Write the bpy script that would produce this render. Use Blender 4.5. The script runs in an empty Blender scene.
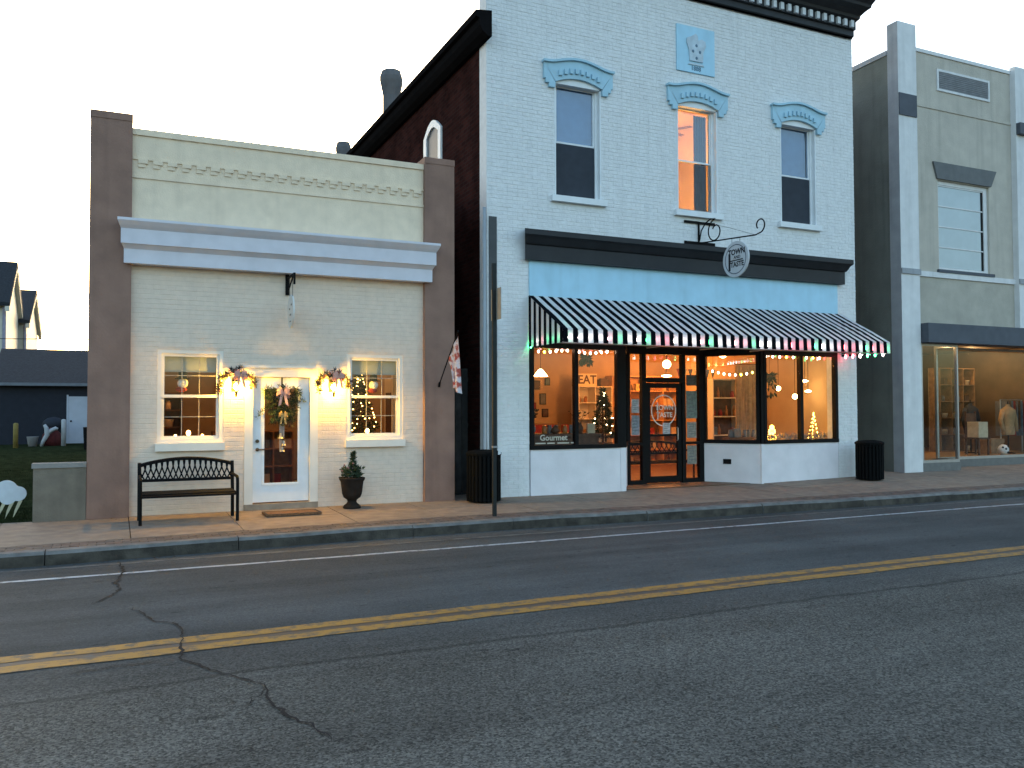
import bpy, bmesh, math, random
from mathutils import Vector, Matrix, noise
random.seed(7)
R = math.radians
S = bpy.context.scene
COL = S.collection

# ------------------------------------------------------------------ camera
cam_d = bpy.data.cameras.new('camera'); cam = bpy.data.objects.new('camera', cam_d); COL.objects.link(cam)
yaw, pit, rol = R(25.06), R(1.70), R(-0.18)
fw = Vector((math.sin(yaw)*math.cos(pit), math.cos(yaw)*math.cos(pit), math.sin(pit)))
rt = Vector((math.cos(yaw), -math.sin(yaw), 0)); up = rt.cross(fw)
r2 = rt*math.cos(rol)+up*math.sin(rol); u2 = -rt*math.sin(rol)+up*math.cos(rol)
M = Matrix((r2, u2, -fw)).transposed().to_4x4(); M.translation = Vector((0, -14.57, 1.66))
cam.matrix_world = M
cam_d.sensor_width = 36; cam_d.lens = 36*848/1024; cam_d.clip_start = .05; cam_d.clip_end = 2000
S.camera = cam

# ------------------------------------------------------------------ sky, sun, exposure
SUN_AZ = R(10)      # clockwise from +Y: low behind the shops
SUN_EL = R(7)
W = bpy.data.worlds.new('World'); S.world = W; W.use_nodes = True
wn = W.node_tree.nodes; bg = wn['Background']
sky = wn.new('ShaderNodeTexSky'); sky.sky_type = 'NISHITA'; sky.sun_disc = False
sky.sun_elevation = SUN_EL; sky.sun_rotation = SUN_AZ; sky.air_density = 1.0; sky.dust_density = 3.2; sky.ozone_density = 1.5
W.node_tree.links.new(sky.outputs[0], bg.inputs[0]); bg.inputs[1].default_value = 0.15
sun_d = bpy.data.lights.new('sun', 'SUN'); sun_d.energy = 0.15; sun_d.angle = R(12); sun_d.color = (1, .86, .68)
sun = bpy.data.objects.new('sun', sun_d); COL.objects.link(sun)
sdir = Vector((math.sin(SUN_AZ)*math.cos(SUN_EL), math.cos(SUN_AZ)*math.cos(SUN_EL), math.sin(SUN_EL)))
sun.rotation_euler = sdir.to_track_quat('Z', 'Y').to_euler(); sun.location = (0, 0, 30)
S.view_settings.view_transform = 'Standard'; S.view_settings.look = 'None'
S.view_settings.exposure = 2.52; S.view_settings.gamma = 1
S.cycles.use_denoising = True; S.cycles.max_bounces = 8; S.cycles.transparent_max_bounces = 16
S.cycles.sample_clamp_indirect = 4

# ------------------------------------------------------------------ materials
MATS = {}
def mat(name, col, rough=.7, var=.12, scale=6., bump=0., bscale=None, metal=0., spec=.35, stain=0., emit=None, estr=0., trans=0., col2=None, streak=0.):
    """painted / plain surface: noise-varied colour, fine relief, larger blotchy wear"""
    if name in MATS: return MATS[name]
    m = bpy.data.materials.new(name); m.use_nodes = True; MATS[name] = m
    N = m.node_tree.nodes; L = m.node_tree.links; b = N['Principled BSDF']
    b.inputs['Roughness'].default_value = rough; b.inputs['Metallic'].default_value = metal
    b.inputs['Specular IOR Level'].default_value = spec
    tc = N.new('ShaderNodeTexCoord')
    n = N.new('ShaderNodeTexNoise'); n.inputs['Scale'].default_value = scale; n.inputs['Detail'].default_value = 6
    L.new(tc.outputs['Object'], n.inputs['Vector'])
    mx = N.new('ShaderNodeMix'); mx.data_type = 'RGBA'
    c2 = col2 if col2 else tuple(c*(1-2*var) for c in col)
    mx.inputs['A'].default_value = (*c2, 1); mx.inputs['B'].default_value = (*(min(1, c*(1+.25*var)) for c in col), 1)
    rp = N.new('ShaderNodeMapRange'); rp.inputs['From Min'].default_value = .3; rp.inputs['From Max'].default_value = .7
    L.new(n.outputs['Fac'], rp.inputs['Value']); L.new(rp.outputs[0], mx.inputs['Factor'])
    out = mx.outputs['Result']
    if stain:
        n2 = N.new('ShaderNodeTexNoise'); n2.inputs['Scale'].default_value = .9; n2.inputs['Detail'].default_value = 8; n2.inputs['Roughness'].default_value = .65
        L.new(tc.outputs['Object'], n2.inputs['Vector'])
        r3 = N.new('ShaderNodeMapRange'); r3.inputs['From Min'].default_value = .42; r3.inputs['From Max'].default_value = .75
        r3.inputs['To Max'].default_value = stain
        L.new(n2.outputs['Fac'], r3.inputs['Value'])
        m2 = N.new('ShaderNodeMix'); m2.data_type = 'RGBA'; L.new(r3.outputs[0], m2.inputs['Factor'])
        L.new(out, m2.inputs['A']); m2.inputs['B'].default_value = (*(c*.45 for c in col), 1); out = m2.outputs['Result']
    if streak:      # rain streaks: noise drawn out vertically
        mp = N.new('ShaderNodeMapping'); mp.inputs['Scale'].default_value = (5, 5, .35); L.new(tc.outputs['Object'], mp.inputs[0])
        n3 = N.new('ShaderNodeTexNoise'); n3.inputs['Scale'].default_value = 1.; n3.inputs['Detail'].default_value = 6; L.new(mp.outputs[0], n3.inputs['Vector'])
        r4 = N.new('ShaderNodeMapRange'); r4.inputs['From Min'].default_value = .5; r4.inputs['From Max'].default_value = .78; r4.inputs['To Max'].default_value = streak; L.new(n3.outputs['Fac'], r4.inputs['Value'])
        m4 = N.new('ShaderNodeMix'); m4.data_type = 'RGBA'; L.new(r4.outputs[0], m4.inputs['Factor']); L.new(out, m4.inputs['A']); m4.inputs['B'].default_value = (*(c*.4 for c in col), 1); out = m4.outputs['Result']
    L.new(out, b.inputs['Base Color'])
    if bump:
        bp = N.new('ShaderNodeBump'); bp.inputs['Strength'].default_value = bump; bp.inputs['Distance'].default_value = .02
        nb = N.new('ShaderNodeTexNoise'); nb.inputs['Scale'].default_value = bscale or scale*6; nb.inputs['Detail'].default_value = 5
        L.new(tc.outputs['Object'], nb.inputs['Vector']); L.new(nb.outputs['Fac'], bp.inputs['Height']); L.new(bp.outputs[0], b.inputs['Normal'])
    if emit:
        b.inputs['Emission Color'].default_value = (*emit, 1); b.inputs['Emission Strength'].default_value = estr
    if trans:
        tr = N.new('ShaderNodeBsdfTranslucent'); L.new(out, tr.inputs['Color'])
        ms = N.new('ShaderNodeMixShader'); ms.inputs[0].default_value = trans
        L.new(b.outputs[0], ms.inputs[1]); L.new(tr.outputs[0], ms.inputs[2]); L.new(ms.outputs[0], N['Material Output'].inputs['Surface'])
    return m
def glow(name, col, s):
    if name in MATS: return MATS[name]
    m = bpy.data.materials.new(name); m.use_nodes = True; MATS[name] = m
    b = m.node_tree.nodes['Principled BSDF']; b.inputs['Base Color'].default_value = (*col, 1)
    b.inputs['Emission Color'].default_value = (*col, 1); b.inputs['Emission Strength'].default_value = s
    return m
def glass(name, tint=(.93, .95, .95), ior=1.5, rough=.01):
    if name in MATS: return MATS[name]
    m = bpy.data.materials.new(name); m.use_nodes = True; MATS[name] = m
    N = m.node_tree.nodes; L = m.node_tree.links; N.remove(N['Principled BSDF'])
    t = N.new('ShaderNodeBsdfTransparent'); t.inputs[0].default_value = (*tint, 1)
    g = N.new('ShaderNodeBsdfGlossy'); g.inputs['Roughness'].default_value = rough
    # Schlick reflectance, the same from either side of a thin pane
    lw = N.new('ShaderNodeLayerWeight'); pw_ = N.new('ShaderNodeMath'); pw_.operation = 'POWER'; L.new(lw.outputs['Facing'], pw_.inputs[0]); pw_.inputs[1].default_value = 5
    f0 = ((ior-1)/(ior+1))**2; f = N.new('ShaderNodeMath'); f.operation = 'MULTIPLY_ADD'; L.new(pw_.outputs[0], f.inputs[0]); f.inputs[1].default_value = 1-f0; f.inputs[2].default_value = f0
    ms = N.new('ShaderNodeMixShader'); L.new(f.outputs[0], ms.inputs[0]); L.new(t.outputs[0], ms.inputs[1]); L.new(g.outputs[0], ms.inputs[2])
    L.new(ms.outputs[0], N['Material Output'].inputs['Surface'])
    return m
def brick_mat(name, c1, c2, mortar, axis='YZ', bump=.6, w=.215, h=.075):
    m = bpy.data.materials.new(name); m.use_nodes = True; MATS[name] = m
    N = m.node_tree.nodes; L = m.node_tree.links; b = N['Principled BSDF']; b.inputs['Roughness'].default_value = .9
    b.inputs['Specular IOR Level'].default_value = .0
    tc = N.new('ShaderNodeTexCoord'); sp = N.new('ShaderNodeSeparateXYZ'); cb = N.new('ShaderNodeCombineXYZ')
    L.new(tc.outputs['Object'], sp.inputs[0]); L.new(sp.outputs[axis[0]], cb.inputs[0]); L.new(sp.outputs[axis[1]], cb.inputs[1])
    br = N.new('ShaderNodeTexBrick'); br.inputs['Scale'].default_value = 1; br.inputs['Brick Width'].default_value = w
    br.inputs['Row Height'].default_value = h; br.inputs['Mortar Size'].default_value = .006; br.inputs['Mortar Smooth'].default_value = .2
    br.inputs['Color1'].default_value = (*c1, 1); br.inputs['Color2'].default_value = (*c2, 1); br.inputs['Mortar'].default_value = (*mortar, 1)
    L.new(cb.outputs[0], br.inputs['Vector'])
    n = N.new('ShaderNodeTexNoise'); n.inputs['Scale'].default_value = 1.3; n.inputs['Detail'].default_value = 7; L.new(tc.outputs['Object'], n.inputs['Vector'])
    rp = N.new('ShaderNodeMapRange'); rp.inputs['From Min'].default_value = .3; rp.inputs['From Max'].default_value = .7; rp.inputs['To Min'].default_value = .55; rp.inputs['To Max'].default_value = 1.2
    L.new(n.outputs['Fac'], rp.inputs['Value'])
    mx = N.new('ShaderNodeMix'); mx.data_type = 'RGBA'; mx.blend_type = 'MULTIPLY'; mx.inputs['Factor'].default_value = 1
    L.new(br.outputs['Color'], mx.inputs['A']); L.new(rp.outputs[0], mx.inputs['B']); L.new(mx.outputs['Result'], b.inputs['Base Color'])
    bp = N.new('ShaderNodeBump'); bp.inputs['Strength'].default_value = bump; bp.inputs['Distance'].default_value = .012; bp.invert = True
    L.new(br.outputs['Fac'], bp.inputs['Height']); L.new(bp.outputs[0], b.inputs['Normal'])
    return m

def asphalt():
    m = bpy.data.materials.new('asphalt'); m.use_nodes = True; N = m.node_tree.nodes; L = m.node_tree.links; b = N['Principled BSDF']
    b.inputs['Roughness'].default_value = .9; b.inputs['Specular IOR Level'].default_value = .12
    tc = N.new('ShaderNodeTexCoord'); sp = N.new('ShaderNodeSeparateXYZ'); L.new(tc.outputs['Object'], sp.inputs[0])
    def noise_(s, d=6, rg=.6, vec=None):
        n = N.new('ShaderNodeTexNoise'); n.inputs['Scale'].default_value = s; n.inputs['Detail'].default_value = d; n.inputs['Roughness'].default_value = rg
        L.new(vec or tc.outputs['Object'], n.inputs['Vector']); return n.outputs['Fac']
    def rng(v, a, b_, c, d):
        r = N.new('ShaderNodeMapRange'); r.inputs['From Min'].default_value = a; r.inputs['From Max'].default_value = b_
        r.inputs['To Min'].default_value = c; r.inputs['To Max'].default_value = d; L.new(v, r.inputs['Value']); return r.outputs[0]
    def mul(a, b_):
        x = N.new('ShaderNodeMath'); x.operation = 'MULTIPLY'; L.new(a, x.inputs[0]); L.new(b_, x.inputs[1]); return x.outputs[0]
    # stretched streaks along the traffic direction
    mp = N.new('ShaderNodeMapping'); mp.inputs['Scale'].default_value = (.12, 1.6, 1); L.new(tc.outputs['Object'], mp.inputs[0])
    st = rng(noise_(1.3, 6, .6, mp.outputs[0]), .3, .7, .78, 1.2)
    bl = rng(noise_(.35, 7, .6), .3, .7, .72, 1.28)
    # stone chips
    vo = N.new('ShaderNodeTexVoronoi'); vo.inputs['Scale'].default_value = 80; L.new(tc.outputs['Object'], vo.inputs['Vector'])
    chip = N.new('ShaderNodeSeparateColor'); L.new(vo.outputs['Color'], chip.inputs[0])
    ch = rng(chip.outputs[0], 0, 1, .4, 1.7)
    # coarse worn near lane (old surface) below the centre line, smoother lane beyond
    lane = rng(sp.outputs['Y'], -8.6, -7.2, 1, .35)
    fine = rng(noise_(34, 4, .7), .3, .75, .65, 1.4)
    mxl = N.new('ShaderNodeMix'); L.new(lane, mxl.inputs['Factor']); mxl.inputs['A'].default_value = 1; L.new(mul(ch, fine), mxl.inputs['B'])
    # dark picked-out dents
    mp2 = N.new('ShaderNodeMapping'); mp2.inputs['Scale'].default_value = (2.2, 7, 1); L.new(tc.outputs['Object'], mp2.inputs[0])
    dent = rng(noise_(2.2, 3, .55, mp2.outputs[0]), .65, .71, 1, .55)
    # old paving seam at Y ~ -8.25, slightly wandering, and another in the far lane
    wv = rng(noise_(.8, 4), 0, 1, -.14, .14)
    ad = N.new('ShaderNodeMath'); L.new(sp.outputs['Y'], ad.inputs[0]); L.new(wv, ad.inputs[1])
    def seam(y, w, k):
        s_ = N.new('ShaderNodeMath'); s_.operation = 'SUBTRACT'; L.new(ad.outputs[0], s_.inputs[0]); s_.inputs[1].default_value = y
        a_ = N.new('ShaderNodeMath'); a_.operation = 'ABSOLUTE'; L.new(s_.outputs[0], a_.inputs[0]); return rng(a_.outputs[0], w*.3, w, k, 1)
    v = mul(mul(mul(st, bl), mul(mxl.outputs['Result'], dent)), mul(seam(-8.28, .05, .6), seam(-5.2, .25, .88)))
    mx = N.new('ShaderNodeMix'); mx.data_type = 'RGBA'; L.new(lane, mx.inputs['Factor'])
    mx.inputs['A'].default_value = (.073, .079, .081, 1); mx.inputs['B'].default_value = (.100, .093, .079, 1)
    m2 = N.new('ShaderNodeMix'); m2.data_type = 'RGBA'; m2.blend_type = 'MULTIPLY'; m2.inputs['Factor'].default_value = 1
    L.new(mx.outputs['Result'], m2.inputs['A']); L.new(v, m2.inputs['B']); L.new(m2.outputs['Result'], b.inputs['Base Color'])
    bp = N.new('ShaderNodeBump'); bp.inputs['Strength'].default_value = .55; bp.inputs['Distance'].default_value = .008
    L.new(mul(ch, fine), bp.inputs['Height']); L.new(bp.outputs[0], b.inputs['Normal'])
    return m
def worn_paint(name, col, wear=.5, base=(.07, .07, .07)):
    m = bpy.data.materials.new(name); m.use_nodes = True; N = m.node_tree.nodes; L = m.node_tree.links; b = N['Principled BSDF']; MATS[name] = m
    b.inputs['Roughness'].default_value = .75
    tc = N.new('ShaderNodeTexCoord')
    n = N.new('ShaderNodeTexNoise'); n.inputs['Scale'].default_value = 9; n.inputs['Detail'].default_value = 8; n.inputs['Roughness'].default_value = .75; L.new(tc.outputs['Object'], n.inputs['Vector'])
    r = N.new('ShaderNodeMapRange'); r.inputs['From Min'].default_value = .62-.25*wear; r.inputs['From Max'].default_value = .74-.2*wear; L.new(n.outputs['Fac'], r.inputs['Value'])
    mx = N.new('ShaderNodeMix'); mx.data_type = 'RGBA'; mx.inputs['A'].default_value = (*col, 1); mx.inputs['B'].default_value = (*base, 1)
    L.new(r.outputs[0], mx.inputs['Factor']); L.new(mx.outputs['Result'], b.inputs['Base Color'])
    return m

cream = mat('cream_paint', (.83, .68, .50), .75, .06, 5, .25, 40, stain=.16, streak=0.16)
creambr = mat('cream_brick_paint', (.74, .615, .495), .7, .04, 9, .3, 60, stain=.06, streak=0.06)
creamtrim = mat('cream_trim', (.74, .70, .62), .5, .04, 5)
taupe = mat('taupe_stucco', (.285, .170, .128), .85, .10, 3, .3, 30, stain=.25, streak=0.30)
palebl = mat('pale_blue_cornice', (.66, .65, .70), .55, .05, 4, stain=.12)
whitebr = mat('white_brick_paint', (.75, .76, .755), .6, .05, 7, .6, 16, stain=.10, streak=0.16)
mortar = mat('painted_mortar', (.72, .735, .73), .8, .06, 9)
mortar1 = mat('cream_mortar', (.69, .575, .465), .8, .06, 9)
whitetr = mat('white_trim', (.76, .79, .80), .45, .04, 5, stain=.06)
bluetr = mat('sky_blue_trim', (.38, .60, .71), .5, .06, 5, stain=.12)
bluepn = mat('sky_blue_panel', (.42, .69, .84), .5, .05, 3, stain=.10, streak=0.16)
blackfr = mat('black_frame', (.006, .006, .0065), .55, .1, 8, spec=.12)
blackpt = mat('black_iron', (.004, .004, .0045), .65, .1, 10, .1, spec=.12)
charco = mat('charcoal_cornice', (.018, .020, .024), .55, .15, 4, stain=.2)
dkbrick = brick_mat('dark_red_brick', (.050, .018, .015), (.028, .012, .011), (.034, .026, .024))
stucco3 = mat('olive_stucco', (.53, .485, .41), .9, .06, 3, .4, 40, stain=.18, streak=0.30)
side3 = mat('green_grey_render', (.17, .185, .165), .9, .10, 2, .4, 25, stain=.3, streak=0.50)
pil3 = mat('pale_pilaster', (.72, .72, .71), .7, .05, 4, .2, stain=.12, streak=0.25)
raw3 = mat('grey_render', (.36, .38, .40), .9, .08, 3, .3, stain=.2, streak=0.35)
slate3 = mat('slate_trim', (.085, .095, .115), .7, .08, 4, stain=.15)
alum = mat('aluminium', (.45, .46, .46), .35, .05, 8, metal=.7)
pane = glass('window_glass')
upane = glass('upper_window_glass', (.80, .88, .95), 1.9)
concrete = mat('pavement_concrete', (.29, .225, .17), .9, .14, 5, .5, 70, stain=.4)
kerbm = mat('kerb_concrete', (.20, .19, .175), .9, .2, 6, .5, 50, stain=.5)
kerbf = mat('tyre_stained_kerb_face', (.080, .070, .056), .95, .35, 5, .5, 40, stain=.6)
wallcon = mat('retaining_concrete', (.21, .18, .14), .95, .15, 4, .5, 40, stain=.45, streak=0.40)
warmwall = mat('warm_interior', (.50, .35, .19), .8, .06, 3)
warmwall1 = mat('interior_tan', (.42, .33, .22), .8, .08, 3)
intfloor = mat('interior_floor', (.20, .11, .06), .6, .2, 5)
ceil_ = mat('interior_ceiling', (.62, .50, .34), .8, .05, 3)
darkroom = mat('dark_room', (.02, .024, .03), .9, .1, 3)
wood = mat('shelf_wood', (.32, .18, .09), .6, .2, 9)
whitesh = mat('white_shelf', (.72, .66, .55), .5, .04, 5)
brownleaf = mat('dried_foliage', (.040, .030, .022), .85, .35, 14)
green = mat('pine_needles', (.028, .055, .026), .8, .3, 12)
dgreen = mat('dark_foliage', (.016, .034, .020), .8, .3, 12)
redm = mat('red_fabric', (.30, .03, .028), .8, .15, 9)
pinkm = mat('blush_ribbon', (.62, .36, .30), .6, .15, 14)
goldm = mat('gold_ribbon', (.62, .40, .14), .4, .2, 14)
whitem = mat('white_plastic', (.78, .78, .76), .5, .04, 6)
paper = mat('paper_sheet', (.66, .67, .66), .8, .06, 12)
navy = mat('navy_siding', (.018, .022, .032), .8, .1, 5)
roofm = mat('dark_shingle', (.022, .026, .031), .9, .25, 10, .4)
siding = mat('cream_siding', (.60, .56, .46), .7, .06, 5)
brownm = mat('brown_goods', (.12, .06, .035), .7, .2, 9)
amber = mat('amber_jar', (.40, .16, .04), .3, .15, 9)
creamg = mat('cream_goods', (.62, .50, .34), .6, .1, 9)
greyg = mat('grey_goods', (.16, .17, .18), .6, .15, 9)
tealg = mat('slate_blue_goods', (.10, .15, .20), .6, .15, 9)

# ------------------------------------------------------------------ mesh helpers (all coordinates are world coordinates)
class MB:
    def __init__(s): s.v = []; s.f = []; s.m = []; s.cur = 0; s.smooth = False
    def add(s, vs, fs):
        o = len(s.v); s.v += [tuple(v) for v in vs]
        for f in fs: s.f.append(tuple(i+o for i in f)); s.m.append(s.cur)
        return s
    def box(s, x0, x1, y0, y1, z0, z1):
        return s.add([(x0, y0, z0), (x1, y0, z0), (x1, y1, z0), (x0, y1, z0), (x0, y0, z1), (x1, y0, z1), (x1, y1, z1), (x0, y1, z1)],
                     [(0, 3, 2, 1), (4, 5, 6, 7), (0, 1, 5, 4), (1, 2, 6, 5), (2, 3, 7, 6), (3, 0, 4, 7)])
    def cbox(s, x, y, z, a, b, c): return s.box(x-a/2, x+a/2, y-b/2, y+b/2, z-c/2, z+c/2)
    def obox(s, P, D, u0, u1, n0, n1, z0, z1):
        """box in a vertical frame: origin P (x,y), direction D, n to the right of D"""
        d = Vector(D).normalized(); n = Vector((d.y, -d.x)); c = []
        for z in (z0, z1):
            for (u, k) in ((u0, n0), (u1, n0), (u1, n1), (u0, n1)):
                q = Vector(P)+d*u+n*k; c.append((q.x, q.y, z))
        return s.add(c, [(0, 1, 2, 3), (4, 7, 6, 5), (0, 4, 5, 1), (1, 5, 6, 2), (2, 6, 7, 3), (3, 7, 4, 0)])
    def prism(s, out, y0, y1):
        """outline in (x,z) extruded in y"""
        n = len(out)
        vs = [(x, y0, z) for x, z in out]+[(x, y1, z) for x, z in out]
        fs = [tuple(range(n)), tuple(range(2*n-1, n-1, -1))]+[(i, i+n, (i+1) % n+n, (i+1) % n) for i in range(n)]
        return s.add(vs, fs)
    def prismx(s, out, x0, x1):
        n = len(out); vs = [(x0, y, z) for y, z in out]+[(x1, y, z) for y, z in out]
        return s.add(vs, [tuple(range(n)), tuple(range(2*n-1, n-1, -1))]+[(i, i+n, (i+1) % n+n, (i+1) % n) for i in range(n)])
    def prismz(s, out, z0, z1):
        n = len(out); vs = [(x, y, z0) for x, y in out]+[(x, y, z1) for x, y in out]
        return s.add(vs, [tuple(range(n-1, -1, -1)), tuple(range(n, 2*n))]+[(i, (i+1) % n, (i+1) % n+n, i+n) for i in range(n)])
    def tube(s, pts, r, n=6, close=False):
        pts = [Vector(p) for p in pts]; k = len(pts); rs = r if isinstance(r, (list, tuple)) else [r]*k; vs = []; prev = None
        for i, p in enumerate(pts):
            t = (pts[min(i+1, k-1)]-pts[max(i-1, 0)])
            t = t.normalized() if t.length > 1e-9 else Vector((0, 0, 1))
            a = prev if prev else (Vector((0, 0, 1)) if abs(t.z) < .9 else Vector((1, 0, 0)))
            b = t.cross(a).normalized(); a = b.cross(t).normalized(); prev = a
            for j in range(n):
                q = 2*math.pi*j/n; vs.append(p+(a*math.cos(q)+b*math.sin(q))*rs[i])
        fs = [(i*n+j, i*n+(j+1) % n, (i+1)*n+(j+1) % n, (i+1)*n+j) for i in range(k-1) for j in range(n)]
        fs += [tuple(range(n-1, -1, -1)), tuple(range((k-1)*n, k*n))]
        return s.add(vs, fs)
    def lathe(s, c, prof, n=16):
        vs = []; k = len(prof)
        for r, z in prof:
            for j in range(n):
                q = 2*math.pi*j/n; vs.append((c[0]+r*math.cos(q), c[1]+r*math.sin(q), c[2]+z))
        fs = [(i*n+j, i*n+(j+1) % n, (i+1)*n+(j+1) % n, (i+1)*n+j) for i in range(k-1) for j in range(n)]
        fs += [tuple(range(n-1, -1, -1)), tuple(range((k-1)*n, k*n))]
        return s.add(vs, fs)
    def ball(s, c, r, n=10, sz=1., sx=1., sy=1.):
        k = max(4, n//2+1)
        vs = []; fs = []
        for i in range(1, k):
            a = math.pi*i/k
            for j in range(n):
                q = 2*math.pi*j/n; vs.append((c[0]+sx*r*math.sin(a)*math.cos(q), c[1]+sy*r*math.sin(a)*math.sin(q), c[2]-sz*r*math.cos(a)))
        b = len(vs); vs += [(c[0], c[1], c[2]-sz*r), (c[0], c[1], c[2]+sz*r)]
        for i in range(k-2):
            for j in range(n): fs.append((i*n+j, i*n+(j+1) % n, (i+1)*n+(j+1) % n, (i+1)*n+j))
        for j in range(n): fs.append((b, (j+1) % n, j)); fs.append((b+1, (k-2)*n+j, (k-2)*n+(j+1) % n))
        return s.add(vs, fs)
    def leaf(s, p, d, L, w):
        p = Vector(p); d = Vector(d).normalized(); a = d.cross(Vector((random.gauss(0, 1), random.gauss(0, 1), random.gauss(0, 1)))).normalized()*w
        return s.add([p, p+d*L*.5+a, p+d*L, p+d*L*.5-a], [(0, 1, 2, 3)])
    def build(s, name, m, parent=None, kind=None, smooth=None):
        me = bpy.data.meshes.new(name); off = parent_loc(parent)
        me.from_pydata([(v[0]-off.x, v[1]-off.y, v[2]-off.z) for v in s.v], [], s.f)
        for mm in (m if isinstance(m, (list, tuple)) else [m]): me.materials.append(mm)
        if any(s.m): me.polygons.foreach_set('material_index', s.m)
        bm = bmesh.new(); bm.from_mesh(me); bmesh.ops.recalc_face_normals(bm, faces=bm.faces); bm.to_mesh(me); bm.free()
        if s.smooth or smooth: me.polygons.foreach_set('use_smooth', [True]*len(me.polygons))
        me.update()
        o = bpy.data.objects.new(name, me); COL.objects.link(o)
        if parent: o.parent = parent
        if kind: o['kind'] = kind
        return o
def parent_loc(p):
    v = Vector((0, 0, 0))
    while p is not None: v += p.location; p = p.parent
    return v
def thing(name, label, cat, loc=(0, 0, 0), group=None):
    o = bpy.data.objects.new(name, None); COL.objects.link(o); o.location = loc; o.empty_display_size = .2
    return tag(o, label, cat, group)
def tag(o, label, cat, group=None):
    o['label'] = label; o['category'] = cat
    if group: o['group'] = group
    return o
def single(name, mb, m, base, label, cat, group=None, smooth=None):
    """a thing that is one mesh, its origin at its base"""
    for i, v in enumerate(mb.v): mb.v[i] = (v[0]-base[0], v[1]-base[1], v[2]-base[2])
    o = mb.build(name, m, None, None, smooth); o.location = base
    return tag(o, label, cat, group)
def dupe(o, loc=None, parent='same'):
    c = o.copy(); COL.objects.link(c)
    if loc is not None: c.location = loc
    if parent != 'same': c.parent = parent
    return c
def copy_tree(o, parent=None):
    c = o.copy(); COL.objects.link(c); c.parent = parent
    for ch in list(o.children): copy_tree(ch, c)
    return c
def point(parent_name, loc, col, watts, r=.06):
    d = bpy.data.lights.new(parent_name+'_light', 'POINT'); d.color = col; d.energy = watts; d.shadow_soft_size = r
    o = bpy.data.objects.new(parent_name+'_light', d); COL.objects.link(o); return o
def add_light(thing_, loc, col, watts, r=.06):
    o = point(thing_.name.split('.')[0], loc, col, watts, r); o.parent = thing_
    o.location = Vector(loc)-parent_loc(thing_); return o
def text(name, body, size, m, parent, loc, rot=(R(90), 0, 0), ext=.004, align='CENTER', shear=0., sx=1., bold=.02):
    c = bpy.data.curves.new(name, 'FONT'); c.body = body; c.size = size; c.extrude = ext; c.align_x = align; c.align_y = 'CENTER'; c.shear = shear; c.resolution_u = 3; c.offset = size*bold
    t = bpy.data.objects.new(name, c); COL.objects.link(t)
    dg = bpy.context.evaluated_depsgraph_get(); me = bpy.data.meshes.new_from_object(t.evaluated_get(dg)); me.name = name
    bpy.data.objects.remove(t); me.materials.clear(); me.materials.append(m)
    o = bpy.data.objects.new(name, me); COL.objects.link(o); o.rotation_euler = rot; o.scale = (sx, 1, 1)
    if parent: o.parent = parent
    o.location = Vector(loc)-parent_loc(parent); return o

def wall_open(mb, x0, x1, z0, z1, y0, y1, ops):
    """wall slab with rectangular openings, made of butted boxes in full-height columns"""
    xs = sorted({x0, x1, *[a for o in ops for a in o[:2] if x0 < a < x1]})
    for a, b in zip(xs, xs[1:]):
        c = (a+b)/2; cuts = sorted([(o[2], o[3]) for o in ops if o[0] < c < o[1]]); z = z0
        for p, q in cuts:
            if p > z: mb.box(a, b, y0, y1, z, p)
            z = max(z, q)
        if z < z1: mb.box(a, b, y0, y1, z, z1)
    return mb
def bricks(x0, x1, z0, z1, y, ops, proud=.0045, L=.215, H=.0755, j=.008, seed=1, jit=.0022):
    """courses of single bricks, each with its own depth, joints recessed"""
    rnd = random.Random(seed); mb = MB(); n = int(round((z1-z0)/H)); H = (z1-z0)/n
    for r in range(n):
        a, b = z0+r*H+j/2, z0+(r+1)*H-j/2; off = (L/2 if r % 2 else 0)
        if r % 6 == 5: Lr = L*.5
        else: Lr = L
        blocks = sorted([(o[0], o[1]) for o in ops if o[2] < b and o[3] > a])
        spans = []; x = x0
        for p, q in blocks:
            if p > x: spans.append((x, min(p, x1)))
            x = max(x, q)
        if x < x1: spans.append((x, x1))
        for p, q in spans:
            k = math.floor((p-x0-off)/Lr)
            while True:
                u0 = x0+off+k*Lr; u1 = u0+Lr; k += 1
                if u0 >= q: break
                e0, e1 = max(u0+.0012, p), min(u1-.0012, q)
                if e1-e0 < .03: continue
                d = y-proud-rnd.uniform(-jit, jit); w = rnd.uniform(-.002, .002); dz = rnd.uniform(-.0012, .0012)
                c = .0035; g_ = .0008
                mb.add([(e0, y, a+dz), (e1, y, a+dz), (e1, y, b+dz), (e0, y, b+dz),
                        (e0+g_, d, a+c+dz), (e1-g_, d+w, a+c+dz), (e1-g_, d+w, b-c+dz), (e0+g_, d, b-c+dz)],
                       [(4, 5, 6, 7), (0, 1, 5, 4), (1, 2, 6, 5), (2, 3, 7, 6), (3, 0, 4, 7)])
    return mb

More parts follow.
